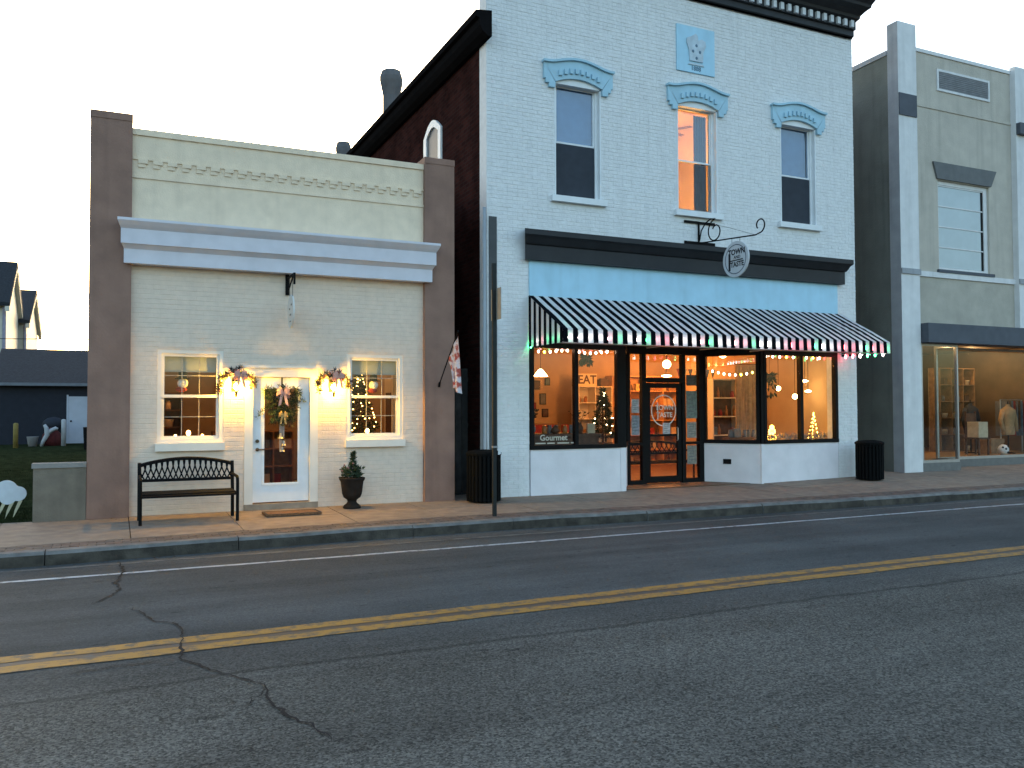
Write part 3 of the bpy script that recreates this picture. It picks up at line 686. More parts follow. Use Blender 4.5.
fl.f = [(j*(nu+1)+i, j*(nu+1)+i+1, (j+1)*(nu+1)+i+1, (j+1)*(nu+1)+i) for j in range(nv) for i in range(nu)]; fl.m = [0]*len(fl.f)
o = fl.build('cloth', fm, t, smooth=True)

# ================================================================== white two-storey brick shop
B2 = thing('white_brick_shop', 'tall white painted brick shop with sky blue window hoods and a black cornice', 'building', (11, 0, 0))
BX0, BX1 = 6.30, 15.74
wins = [8.28, 11.20, 14.02]
wop = [(c-.53, c+.53, 5.84, 8.14) for c in wins]
STO = (7.18, 15.14, 0, 3.0)
wall_open(MB(), BX0, BX1, 0, 10.9, .012, .34, wop+[STO]).build('front_wall', mortar, B2)
hood_skip = [(c-.56, c+.56, 8.0, 8.35) for c in wins]
bricks(BX0, BX1, 0, 10.40, .012, [(c-.62, c+.62, 5.72, 5.84) for c in wins]+wop+hood_skip+[(7.18, 15.14, 0, 4.6), (10.67, 11.66, 8.82, 9.81), (6.9, 15.45, 4.6, 5.1)], seed=23, proud=.0055).build('painted_bricks', whitebr, B2, 'stuff')
arc = lambda t, a, b: a+(b-a)*(1-(2*t-1)**2)
for c in wins:
    hd = MB()
    n_ = 14; inn = [(c-.53+1.06*i/n_, arc(i/n_, 8.08, 8.20)) for i in range(n_+1)]; bmp = lambda i: 8.43+.125*max(0, math.cos(math.pi*min(1, abs(i/n_-.5)*2/.82)*.5))**1.3
    outp = [(c-.78+1.56*i/n_, bmp(i)) for i in range(n_+1)]
    ol = outp+[(c+.80, 8.10), (c+.74, 8.10), (c+.74, 8.03), (c+.68, 8.03), (c+.68, 7.97), (c+.55, 7.97)]+inn[::-1]+[(c-.55, 7.97), (c-.68, 7.97), (c-.68, 8.03), (c-.74, 8.03), (c-.74, 8.10), (c-.80, 8.10)]
    # quads strip keeps the concave outline clean
    for i in range(n_):
        a, b_, d_, e_ = inn[i], inn[i+1], outp[i+1], outp[i]
        hd.add([(a[0], -.06, a[1]), (b_[0], -.06, b_[1]), (d_[0], -.06, d_[1]), (e_[0], -.06, e_[1])], [(0, 1, 2, 3)])
        hd.add([(a[0], -.06, a[1]), (b_[0], -.06, b_[1]), (b_[0], .012, b_[1]), (a[0], .012, a[1])], [(0, 1, 2, 3)])
        hd.add([(d_[0], -.06, d_[1]), (e_[0], -.06, e_[1]), (e_[0], .012, e_[1]), (d_[0], .012, d_[1])], [(0, 1, 2, 3)])
    hood = hd.build('window_hood', bluetr, B2)
    for s_ in (-1, 1):
        e = MB(); q = [(c+s_*.53, 8.06), (c+s_*.78, 8.43), (c+s_*.78, 8.12), (c+s_*.74, 8.12), (c+s_*.74, 8.04), (c+s_*.67, 8.04), (c+s_*.67, 7.96), (c+s_*.54, 7.96)]
        e.prism(q, -.0585, .012); e.build('hood_ear', bluetr, hood)
    cap = MB(); v = []
    for i in range(n_+1):
        x, z = outp[i]; x = c+(x-c)*1.03; v += [(x, -.11, z), (x, -.11, z+.045), (x, .012, z+.045), (x, .012, z)]
    f = []
    for i in range(n_):
        for j in range(4): f.append((4*i+j, 4*i+4+j, 4*i+4+(j+1) % 4, 4*i+(j+1) % 4))
    f += [(0, 1, 2, 3), tuple(4*n_+k for k in (3, 2, 1, 0))]
    cap.add(v, f).build('hood_cap', bluetr, hood)
    for i in range(8):
        t_ = .09+.82*i/7; x = c-.53+1.06*t_; z = arc(t_, 8.06, 8.19)+.10
        MB().box(x-.036, x+.036, -.10, -.061, z, z+.10).build('hood_dentil', bluetr, hood)
    # window: frame, sashes, screen
    x0, x1, z0, z1 = c-.53, c+.53, 5.84, 8.14
    w = MB()
    for q in ((x0, x0+.085, z0, z1), (x1-.085, x1, z0, z1), (x0+.085, x1-.085, z0, z0+.05), (x0+.085, x1-.085, z1-.06, z1)): w.box(q[0], q[1], .10, .22, q[2], q[3])
    win = w.build('window', whitetr, B2)
    rv = MB(); rv.box(x0, x0+.03, .0, .099, z0, z1); rv.box(x1-.03, x1, .0, .099, z0, z1)
    for i in range(n_):
        (a, za), (b_, zb_) = inn[i], inn[i+1]; rv.add([(a, .0, za), (b_, .0, zb_), (b_, .0, 8.07), (a, .0, 8.07), (a, .095, za), (b_, .095, zb_), (b_, .095, 8.07), (a, .095, 8.07)], [(0, 1, 2, 3), (4, 7, 6, 5), (3, 2, 6, 7), (0, 4, 5, 1)])
    rv.build('casing', whitetr, win)
    MB().box(c-.62, c+.62, -.085, .099, 5.72, 5.838).build('sill', whitetr, win)
    zm = 6.95
    for s0, s1, yy in ((z0+.05, zm+.02, .17), (zm-.02, z1-.06, .135)):
        sb = MB(); a0, a1 = x0+.085, x1-.085
        for q in ((a0, a0+.03, s0, s1), (a1-.03, a1, s0, s1), (a0+.03, a1-.03, s0, s0+.035), (a0+.03, a1-.03, s1-.035, s1)): sb.box(q[0], q[1], yy, yy+.03, q[2], q[3])
        sb.build('sash', whitetr, win); MB().box(a0+.031, a1-.031, yy+.012, yy+.016, s0+.036, s1-.036).build('pane', upane, win)
    lit = c == wins[1]
    MB().box(x0+.086, x1-.086, .125, .128, z0+.055, zm-.03).build('insect_screen', glass('screen_mesh', (.75, .75, .75), 1.05, .6) if lit else mat('screen_slate', (.035, .042, .055), .8, .1, 6), win)
    if not lit: MB().box(x0+.09, x1-.09, .235, .24, zm-.05 if c < 10 else zm-.02, z1-.05).build('blind', mat('blue_blind', (.09, .19, .30), .8, .08, 5), win)  # added sheet: the upper panes' sky reflection is put into its blue
    rm = MB(); rm.box(c-.9, c-.86, .345, 2.6, 5.5, 8.5); rm.box(c+1.3, c+1.34, .345, 2.6, 5.5, 8.5); rm.box(c-.9, c+1.34, 2.6, 2.65, 5.5, 8.5); rm.box(c-.9, c+1.34, .345, 2.6, 5.45, 5.5); rm.box(c-.9, c+1.34, .345, 2.6, 8.5, 8.55)
    rm.build('upper_room', mat('upper_room_wall', (.62, .45, .34), .8, .05, 4) if lit else darkroom, B2)
    if lit:
        cu = MB(); v = []
        for i in range(19): x = c+.10+.34*i/18; y = .27+.02*math.sin(i*1.9); v += [(x, y, 5.9), (x, y, 8.02)]
        cu.add(v, [(2*i, 2*i+2, 2*i+3, 2*i+1) for i in range(18)]).build('curtain', mat('slate_curtain', (.05, .055, .075), .9, .1, 9), win)
        ln = thing('ceiling_fan', 'dark ceiling fan seen through the warm lit upstairs window', 'ceiling fan', (c+.1, 1.2, 7.8))
        MB().lathe((c+.1, 1.2, 0), [(.03, 8.5), (.02, 8.05), (.09, 8.02), (.11, 7.94), (.05, 7.88)], 10).build('motor', brownm, ln)
        for k in range(5):
            a = k*1.2566+.3; MB().obox((c+.1, 1.2), (math.cos(a), math.sin(a)), .1, .55, -.06, .06, 7.965, 7.975).build('blade', brownm, ln)
        tl = thing('table_lamp', 'glowing table lamp behind the warm lit upstairs window', 'lamp', (c-.35, 1.4, 5.5))
        MB().lathe((c-.35, 1.4, 5.5), [(.12, 0), (.1, .03), (.03, .06), (.05, .3), (.02, .6)], 10).build('base', brownm, tl)
        MB().lathe((c-.35, 1.4, 6.08), [(.20, 0), (.13, .28)], 14).build('lamp_shade', glow('lamp_shade_glow', (1, .52, .15), 2.2), tl)
        add_light(tl, (c-.35, 1.4, 6.55), (1, .46, .10), 46, .12)
# plaque with relief emblem and date
pl = MB().box(10.67, 11.66, -.025, .012, 8.82, 9.81).build('date_plaque', bluepn, B2)
em = MB().prism([(x+11.16, z) for x, z in ((-.17, 9.06), (.17, 9.06), (.18, 9.28), (.25, 9.42), (.24, 9.52), (.14, 9.56), (.05, 9.52), (.03, 9.62), (-.02, 9.66), (-.08, 9.62), (-.14, 9.58), (-.24, 9.54), (-.25, 9.44), (-.19, 9.3))], -.055, -.0255)
em.build('emblem', mat('emblem_white', (.52, .63, .70), .6, .1, 9), pl)
for (a, z) in ((-.09, 9.27), (.09, 9.27), (0, 9.13), (0, 9.40)): MB().ball((11.16+a, -.056, z), .032, 8, 1.1, 1, .4).build('emblem_boss', mat('emblem_dark', (.13, .22, .30), .7, .1, 9), pl)
MB().prism([(10.99, 9.02), (11.33, 9.02), (11.37, 8.98), (10.95, 8.98)], -.045, -.0255).build('emblem_base', MATS['emblem_white'], pl)
text('date', '1888', .13, MATS['emblem_dark'], pl, (11.16, -.027, 8.91))
# top cornice: frieze band, dentils, crown
TC = [(-.03, 10.38), (-.03, 10.42), (-.07, 10.44), (-.07, 10.57), (-.12, 10.58), (-.12, 10.76), (-.22, 10.80), (-.24, 10.86), (-.36, 10.92), (-.50, 10.96), (-.52, 11.02), (-.62, 11.10), (-.64, 11.2), (-.03, 11.25)]
tc2 = cornice_ring('top_cornice', charco, B2, TC, BX0+.02, BX1-.02, .22)
dn = MB().box(-.045, .045, -.185, -.121, 10.60, 10.755); d0 = dn.build('dentil', mat('dentil_grey', (.72, .75, .77), .6, .08, 8), tc2); d0.location = (BX0+.10, 0, 0); n_ = 44
for i in range(1, n_): dupe(d0, (BX0+.10+.2135*i, 0, 0))
# shopfront cornice (ledge)
LP = [(-.02, 4.52), (-.12, 4.52), (-.12, 4.80), (-.16, 4.82), (-.24, 4.93), (-.30, 4.97), (-.30, 5.07), (-.02, 5.12)]
cornice_ring('shopfront_cornice', charco, B2, LP, 7.10, 15.22)
MB().box(7.18, 15.14, -.02, .011, 3.60, 4.52).build('fascia_panel', bluepn, B2)
MB().box(7.18, 15.14, .0, .011, 3.0, 3.6).build('awning_backing', blackfr, B2)
# grey corner strip (recess shade and dirty paint put into its colour), downspout
MB().box(6.34, 6.50, -.012, -.0005, .02, 5.3).build('corner_board', mat('grey_board', (.085, .092, .095), .8, .1, 5, stain=.3), B2)
ds = MB(); ds.tube([(6.235, -.03, 5.45), (6.235, -.03, .32), (6.235, -.10, .22)], .038, 10)
ds.build('downspout', mat('downspout_white', (.35, .38, .40), .5, .05, 6, stain=.2), B2, smooth=True)
# side wall in dark brick, eave
MB().box(BX0+.002, BX0+.30, .345, 19, 0, 8.62).build('side_wall', dkbrick, B2)
MB().box(BX1-.30, BX1-.002, .345, 19, 0, 10.3).build('side_wall', brick_mat('dark_brick_right', (.10, .05, .045), (.06, .03, .03), (.07, .06, .055)), B2)
MB().box(BX0+.3, BX1-.3, 18.7, 18.99, 0, 8.6).build('rear_wall', dkbrick, B2)
ev = MB().prismx([], 0, 0) if False else MB()
pr = [(6.302, 8.62), (6.22, 8.62), (6.12, 8.70), (6.06, 8.80), (6.05, 8.93), (5.98, 8.95), (5.98, 9.07), (6.302, 9.11)]
ev.prism(pr, -.26, 19.1); ev.build('eave', mat('dark_brown_eave', (.011, .0105, .011), .9, .1, 4, stain=.3, spec=0.), B2)
MB().prism([(6.31, 8.66), (6.31, 9.08), (10.9, 9.7), (15.5, 9.7), (15.5, 9.5)], .36, 18.6).build('roof', roofm, B2)
# side window (arched) - in the brick side wall
sw = MB(); 
def side_arch(y0, y1, z0, zs, zt, n=8): return [(y0, z0), (y1, z0), (y1, zs)]+[(y1+(y0-y1)*i/n, zs+(zt-zs)*math.sin(math.pi*i/n)) for i in range(1, n)]+[(y0, zs)]
oa, ia = side_arch(2.40, 3.50, 6.1, 7.74, 8.02, 10), side_arch(2.56, 3.32, 6.2, 7.70, 7.86, 10)
rg = MB(); n_ = len(oa)
for i in range(n_):
    k = (i+1) % n_
    for (p, q, x) in ((oa, ia, BX0-.045),): rg.add([(x, *oa[i]), (x, *oa[k]), (x, *ia[k]), (x, *ia[i])], [(0, 1, 2, 3)])
    for p in (oa, ia): rg.add([(BX0-.045, *p[i]), (BX0-.045, *p[k]), (BX0+.001, *p[k]), (BX0+.001, *p[i])], [(0, 1, 2, 3)])
ssw = rg.build('side_window', whitetr, B2)
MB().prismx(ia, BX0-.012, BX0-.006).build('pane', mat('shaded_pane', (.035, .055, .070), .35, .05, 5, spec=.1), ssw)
MB().box(BX0-.035, BX0-.0125, 2.565, 3.315, 7.0, 7.05).build('meeting_rail', whitetr, ssw)
# chimneys
for (x, y, zt, s_) in ((7.3, 9.4, 11.65, .86), (7.3, 15.2, 11.2, .7)):
    ch = MB(); ch.lathe((x, y, 0), [(.30*s_, 9.0), (.30*s_, zt-.75), (.41*s_, zt-.32), (.41*s_, zt-.2), (.33*s_, zt)], 8); ch.build('chimney', mat('chimney_render', (.125, .125, .13), .9, .12, 4, .4), B2)

# ---- shopfront joinery: polyline of glazed bays
def bay(P, Q, z0, z1, n_panes, base=True, jt=.075, name='display_window', bm=whitebr, zb=0.):
    P = Vector(P); Q = Vector(Q); d = Q-P; Ld = d.length; mb = MB()
    bayo = MB()
    bayo.obox(P, d, 0, Ld, -.10, .02, z1, 3.0)               # head
    bayo.obox(P, d, 0, Ld, -.10, .03, z0-.08, z0)            # bottom rail
    xs_ = [0]+[Ld*i/n_panes for i in range(1, n_panes)]+[Ld]
    for i, x in enumerate(xs_):
        a = x-(0 if i == 0 else (jt if i == len(xs_)-1 else jt/2)); b_ = a+jt
        bayo.obox(P, d, a, b_, -.10, .02, z0, z1)
    o = bayo.build(name, blackfr, B2)
    for i in range(n_panes):
        a = xs_[i]+(jt if i == 0 else jt/2); b_ = xs_[i+1]-(jt if i == n_panes-1 else jt/2)
        MB().obox(P, d, a+.002, b_-.002, -.045, -.037, z0+.001, z1-.001).build('pane', pane, o)
    if base: MB().obox(P, d, 0, Ld, -.20, -.0, zb, z0-.081).build('stall_riser', bm, B2)
    return o
smoothw = mat('white_smooth_paint', (.78, .76, .78), .6, .05, 3, .15, 30, stain=.12)
bay((7.20, 0), (9.22, 0), .96, 2.84, 2, bm=smoothw)
bay((9.36, .06), (10.06, 1.06), .96, 2.84, 1, bm=smoothw, name='return_window')
bay((12.10, 1.06), (12.84, .03), .96, 2.84, 1, bm=smoothw, name='return_window')
bay((12.93, 0), (15.12, 0), .96, 2.84, 2, bm=smoothw)
for x0, x1 in ((9.225, 9.35), (12.845, 12.925)):
    MB().box(x0, x1, -.012, .10, .88, 3.0).build('corner_post', blackfr, B2); MB().box(x0-.0, x1, -.004, .10, 0, .878).build('corner_pier', smoothw, B2)
MB().box(12.40, 12.56, .38, .385, .0, .1)
vt = MB().obox((12.10, 1.06), (.74, -1.03), .45, .63, .001, .014, .42, .53).build('vent_cover', blackfr, B2)
# doorway wall at the back of the recess
Y0 = 1.08
dw = MB()
for q in ((10.06, 10.13, 0.0, 3.0), (10.44, 10.545, 0, 3.0), (11.505, 11.60, 0, 3.0), (11.98, 12.10, 0, 3.0), (10.13, 10.44, 2.86, 3.0), (10.545, 11.505, 2.86, 3.0), (11.60, 11.98, 2.86, 3.0),
          (10.545, 11.505, 2.24, 2.34), (10.13, 10.44, .86, .92), (11.60, 11.98, .86, .92), (10.13, 10.44, 0, .10), (11.60, 11.98, 0, .10)): dw.box(q[0], q[1], Y0-.05, Y0+.06, q[2], q[3])
ent = dw.build('entrance_frame', blackfr, B2)
for q in ((10.13, 10.44, .92, 2.86), (10.13, 10.44, .10, .86), (11.60, 11.98, .92, 2.86), (11.60, 11.98, .10, .86), (10.545, 11.505, 2.34, 2.86)): MB().box(q[0]+.002, q[1]-.002, Y0, Y0+.008, q[2]+.002, q[3]-.002).build('pane', pane, ent)
dd = MB()
for q in ((10.555, 10.66, .03, 2.23), (11.39, 11.495, .03, 2.23), (10.66, 11.39, .03, .17), (10.66, 11.39, 2.12, 2.23), (10.66, 11.39, 1.05, 1.10)): dd.box(q[0], q[1], Y0-.03, Y0+.03, q[2], q[3])
dor = dd.build('shop_door', blackfr, B2)
MB().box(10.662, 11.388, Y0-.004, Y0+.004, .172, 1.048).build('pane', pane, dor); MB().box(10.662, 11.388, Y0-.004, Y0+.004, 1.102, 2.118).build('pane', pane, dor)
MB().tube([(11.36, Y0-.04, .95), (11.36, Y0-.08, .97), (11.36, Y0-.08, 1.23), (11.36, Y0-.04, 1.25)], .012, 6).build('pull_handle', alum, dor)
ring = MB()
for i in range(40):
    a, b_ = 2*math.pi*i/40, 2*math.pi*(i+1)/40
    q = [(11.03+r_*math.cos(t_), 1.62+r_*1.05*math.sin(t_)) for r_, t_ in ((.31, a), (.31, b_), (.335, b_), (.335, a))]; ring.add([(x, Y0-.008, z) for x, z in q], [(0, 1, 2, 3)])
decal = mat('white_vinyl', (.75, .70, .62), .6, .03, 8)
ring.build('decal_ring', decal, dor)
text('decal_word', 'TOWN', .15, decal, dor, (11.05, Y0-.008, 1.68), ext=.0005); text('decal_word', 'TASTE', .15, decal, dor, (11.05, Y0-.008, 1.52), ext=.0005)
MB().box(10.86, 10.885, Y0-.0085, Y0-.0065, 1.42, 1.8).build('decal_bar', decal, dor)
text('window_lettering', 'Gourmet', .16, mat('cream_vinyl', (.55, .50, .40), .7, .05, 8), B2, (7.72, .036, 1.10), ext=.0005)
for k, (u, l) in enumerate(((7.32, .22), (7.58, .16), (7.80, .26), (8.10, .06))): MB().box(u, u+l, .033, .0345, .985, 1.01).build('lettering_stroke', MATS['cream_vinyl'], B2)
MB().prismz([(9.25, .012), (10.06, 1.09), (12.10, 1.09), (12.9, .012)], 3.001, 3.03).build('recess_soffit', blackfr, B2)
# room inside
RW0, RW1, RY = 6.63, 15.42, 7.2
rm = MB(); rm.box(6.605, RW0, .345, RY, .0, 3.4); rm.box(RW1, 15.435, .345, RY, 0, 3.4); rm.box(RW0, RW1, RY, RY+.05, 0, 3.4); rm.box(RW0, 7.17, .345, .36, 0, 3.4); rm.box(15.15, RW1, .345, .36, 0, 3.4)
rm.box(7.17, 15.15, .36, .38, 3.031, 3.4); rm.build('interior_wall', warmwall, B2)
MB().box(RW0, RW1, .21, RY, .001, .012).build('interior_floor', intfloor, B2); MB().box(RW0, RW1, .385, RY, 3.4, 3.45).build('interior_ceiling', ceil_, B2)

# ================================================================== awning and its string lights
AX0, AX1, AY, AZ0, AZ1, AZV = 7.16, 15.24, -1.38, 3.84, 3.09, 2.845
aw = thing('striped_awning', 'black and white striped awning over the shopfront of the white brick shop', 'awning', (11.2, -.7, 2.84))
stw = mat('awning_white', (.74, .75, .76), .85, .05, 6, trans=.3, spec=.05); stb = mat('awning_black', (.005, .0055, .008), .9, .1, 6, spec=.03)
NS = 78; can = MB(); val = MB(); pw = (AX1-AX0)/NS
for i in range(NS):
    a, b_ = AX0+pw*i, AX0+pw*(i+1); can.cur = val.cur = 1 if i % 2 else 0
    pts = [(-.022, AZ0), (-.45, AZ0-.25+.012), (-.92, AZ0-.50+.012), (AY, AZ1)]
    jz = .006*math.sin(i*2.3)+.004*math.sin(i*.7); pts[1] = (pts[1][0], pts[1][1]+jz); pts[2] = (pts[2][0], pts[2][1]+jz*1.2)
    for k in range(3):
        (y0, z0), (y1, z1) = pts[k], pts[k+1]; can.add([(a, y0, z0), (b_, y0, z0), (b_, y1, z1), (a, y1, z1)], [(0, 1, 2, 3)])
    d = .010*math.sin(i*.9)
    val.add([(a, AY-.004, AZ1), (b_, AY-.004, AZ1), (b_, AY-.012+d, AZV), (a, AY-.012-d, AZV)], [(0, 1, 2, 3)])
can.build('canopy', [stb, stw], aw); val.build('valance', [stb, stw], aw)
for X in (AX0, AX1):
    sd = MB(); k = 13; q = -AY/k
    for i in range(k):
        y0, y1 = -.022-(-.022-AY)*i/k, -.022-(-.022-AY)*(i+1)/k; z = lambda y: AZ0+(AZ1-AZ0)*(y+.022)/(AY+.022)
        sd.cur = i % 2; sd.add([(X, y0, z(y0)-.004), (X, y1, z(y1)-.004), (X, y1, AZV), (X, y0, AZV)], [(0, 1, 2, 3)])
    sd.build('side_panel', [stb, stw], aw)
fr = MB(); fr.tube([(AX0+.02, AY+.03, AZ1-.03), (AX1-.02, AY+.03, AZ1-.03)], .02, 6)
fr.build('front_bar', alum, aw)
MB().box(AX0+.03, AX1-.03, AY+.10, AY+.30, AZV+.0, AZV+.03).build('light_tray', mat('tray_grey', (.22, .24, .27), .7, .1, 5), aw)
for X in (AX0+.03, AX1-.03, (AX0+AX1)/2, AX0+2.7, AX1-2.7): MB().tube([(X, -.02, AZV+.06), (X, AY+.03, AZV+.06), (X, AY+.03, AZ1-.03), (X, -.02, AZ0-.06)], .013, 6).build('frame_arm', alum, aw)
# string lights: a bulb behind every white stripe of the valance and along both ends
bulbm = {'w': glow('bulb_white', (1, .84, .80), 5), 'g': glow('bulb_green', (.06, 1, .30), 5), 'r': glow('bulb_red', (1, .10, .13), 6), 'p': glow('bulb_pink', (1, .36, .38), 5)}
seq = 'wwwwpgwwgprwwwpgwwppgwwwprrrgwwprrwgrrgwprp'
def bulb_string(name, label, pts, cols, s=.022):
    t = thing(name, label, 'string lights', pts[0], 'coloured string lights on the awning')
    w = MB(); w.tube([Vector(p)+Vector((0, 0, .045)) for p in pts], .004, 4); w.build('wire', dgreen, t)
    proto = {}
    for p, c in zip(pts, cols):
        if c not in proto:
            o = MB().lathe((pts[0][0], pts[0][1], pts[0][2]), [(.003, -.045), (s*.75, -.03), (s, -.005), (s*.8, .025), (s*.5, .035), (s*.5, .055), (.003, .056)], 8).build('bulb', bulbm[c], t); proto[c] = o
        else: o = dupe(proto[c])
        o.location = Vector(p)-Vector(pts[0])
fpts = [(AX0+pw*(i+.5), AY+.045, AZV+.10) for i in range(1, NS, 2)]
bulb_string('string_lights', 'multicoloured bulbs strung behind the front valance of the striped awning', fpts, [seq[i % len(seq)] for i in range(len(fpts))])
def zend(y): return AZV+.07
q = -(AY+.022)/13
bulb_string('string_lights', 'green and pink bulbs along the awning end nearest the grey corner strip', [(AX0+.05, -.022-q*(i+.5), zend(0)) for i in range(1, 13, 2)], 'gwpggg')
bulb_string('string_lights', 'red, white and green bulbs along the awning end nearest the alley', [(AX1-.04, -.022-q*(i+.5), AZV-.01) for i in range(1, 13, 2)], 'rrwggw')
bulb_string('string_lights', 'green and red bulb pair on the wall end of the awning light string', [(7.19, -.05, 2.87)], 'g')

# hanging oval sign on scroll bracket
t = thing('scroll_sign', 'white oval shop sign on a black scroll bracket above the awning', 'sign', (11.2, -.1, 4.6))
br = MB(); br.box(10.83, 11.62, -.03, .0, 5.585, 5.635); br.box(10.83, 11.62, -.03, .0, 5.135, 5.20); br.build('wall_plate', blackpt, t)
MB().box(11.185, 11.215, -.032, -.002, 5.2, 5.585).build('upright', blackpt, t)
MB().tube([(11.2, -.03, 5.17), (11.2, -1.78, 5.02)], .014, 6).build('arm', blackpt, t)
def spiral(c, r0, turns, a0, n=34, grow=.72, s_=1): return [(11.2, c[0]+s_*(r0*(1-grow*i/n))*math.cos(a0+turns*2*math.pi*i/n), c[1]+(r0*(1-grow*i/n))*math.sin(a0+turns*2*math.pi*i/n)) for i in range(n+1)]
MB().tube([(11.2, -1.78, 5.02), (11.2, -1.88, 5.04)]+spiral((-1.90, 5.19), .15, .85, -math.pi/2, s_=-1, grow=.45), .014, 6).build('end_scroll', blackpt, t)
MB().tube([(11.2, -.04, 5.22), (11.2, -.10, 5.42), (11.2, -.25, 5.56), (11.2, -.42, 5.61), (11.2, -.56, 5.585)]+spiral((-.56, 5.33), .255, 1.15, math.pi/2, s_=-1, grow=.62), .014, 6).build('brace_scroll', blackpt, t)
MB().tube([(11.2, -1.75, 5.03), (11.2, -.9, 5.35), (11.2, -.02, 5.62)], .003, 4).build('stay_wire', blackpt, t)
cy, cz, ry, rz = -1.20, 4.64, .385, .36
el = [(cy+ry*math.cos(2*math.pi*i/36), cz+rz*math.sin(2*math.pi*i/36)) for i in range(36)]
sb = MB().prismx(el, 11.185, 11.215).build('sign_board', mat('sign_white', (.58, .60, .62), .5, .05, 6, stain=.08), t)
for y in (cy-.12, cy+.12): MB().tube([(11.2, y, 5.07), (11.2, y, cz+.34)], .005, 4).build('hanger', blackpt, t)
ink = mat('sign_ink', (.015, .016, .02), .6, .1, 9)
for X, sgn in ((11.183, -1), (11.217, 1)):
    rg = MB()
    for i in range(36):
        a, b_ = 2*math.pi*i/36, 2*math.pi*(i+1)/36; rg.add([(X, cy+ry*k_*math.cos(t_), cz+rz*k_*math.sin(t_)) for k_, t_ in ((.78, a), (.78, b_), (.83, b_), (.83, a))], [(0, 1, 2, 3)])
    rg.build('border_ring', mat('sign_ring', (.10, .12, .16), .6, .1, 9), sb)
    rot = (R(90), 0, R(-90)) if sgn < 0 else (R(90), 0, R(90)); e = -sgn
    f = lambda u: cy+e*u*-1 if sgn > 0 else cy-u
    yy = (lambda u: cy-u) if sgn < 0 else (lambda u: cy+u)
    text('lettering', 'TOWN', .155, ink, sb, (X+sgn*.001, yy(.03), cz+.14), rot, .001, shear=.1, bold=.035); text('lettering', 'AND', .09, ink, sb, (X+sgn*.001, yy(.05), cz+.035), rot, .001)
    text('lettering', 'TASTE', .14, ink, sb, (X+sgn*.001, yy(.05), cz-.11), rot, .001, bold=.035)
    for (u0, u1, z0, z1) in ((-.21, -.15, -.22, .13), (-.15, .22, -.035, -.012)):
        a, b_ = sorted((yy(u0), yy(u1))); MB().box(X-.001, X+.001, a, b_, cz+z0, cz+z1).build('sign_stroke', ink, sb)

# ================================================================== alley: fence, bins, post
t = thing('alley_fence', 'weathered dark board fence closing the narrow gap between the two shops', 'fence', (6, .9, 0))
fw_ = [mat('fence_board_%d' % i, c, .95, .25, 5, .3, 40, stain=.4) for i, c in enumerate(((.055, .055, .052), (.042, .044, .042), (.062, .058, .053)))]
for i in range(5): MB().box(5.64+.128*i, 5.64+.128*i+.118, .9+.004*(i % 2), .925+.004*(i % 2), .0, 2.45+.01*(i % 3)).build('board', fw_[i % 3], t)
for z in (.4, 1.3, 2.2): MB().box(5.635, 6.295, .932, .98, z, z+.09).build('rail', fw_[1], t)
MB().box(5.625, 6.305, 6.0, 6.1, 0, 4.4)
def slat_bin(name, label, x, y, r_, H, n, tapered=0.):
    z0 = zp(x, y)-.004; t = thing(name, label, 'trash can', (x, y, z0)); dk = mat('bin_black', (.003, .004, .0045), .8, .1, 8, spec=.1)
    for z in (z0+.04, z0+H*.5, z0+H-.08):
        mb = MB(); mb.lathe((x, y, z), [(r_-.03, 0), (r_-.012, 0), (r_-.012, .04), (r_-.03, .04)], 28); mb.build('hoop', dk, t)
    s0 = MB().box(-.021, .021, -.008, .008, 0, H-.03).build('slat', dk, t)
    for i in range(n):
        a = 2*math.pi*i/n; o = s0 if i == 0 else dupe(s0); o.location = (r_*math.cos(a), r_*math.sin(a), .03); o.rotation_euler = (0, 0, a+math.pi/2)
    s0.data.transform(Matrix.Translation((x, y, z0)))
    MB().lathe((x, y, z0), [(r_-.045, .02), (r_-.045, H-.1)], 20).build('liner', dk, t)
    MB().lathe((x, y, z0+H-.03), [(r_+.02, 0), (r_+.025, .04), (r_-.02, .07), (.16, .09), (.15, .05)], 24).build('lid', dk, t)
    return t
slat_bin('trash_can', 'round black slatted litter bin by the white downspout', 6.02, -.48, .30, .88, 26)
t = slat_bin('trash_can', 'black litter bin at the alley mouth beside the white shop corner', 15.42, -.62, .29, .84, 24)
# sign post
t = thing('sign_post', 'dark steel post with a small pale sign plate beside the kerb', 'sign post', (5.44, -2.28, -.03))
pt = MB().box(5.405, 5.465, -2.30, -2.26, -.05, 3.98); pt.build('post', mat('post_steel', (.018, .022, .022), .6, .15, 9, metal=.3), t)
MB().box(5.467, 5.475, -2.47, -2.09, 3.08, 3.58).build('sign_plate', mat('plate_back', (.30, .28, .23), .6, .1, 8, stain=.2), t)
MB().box(5.40, 5.476, -2.31, -2.25, 1.05, 1.08).build('strap', mat('post_strap', (.25, .25, .25), .5, .1, 8), t)
tg = MB().add([(5.48, -2.32, .94), (5.52, -2.34, .95), (5.54, -2.33, 1.06), (5.49, -2.31, 1.05)], [(0, 1, 2, 3)]); tg.build('paper_tag', paper, t)

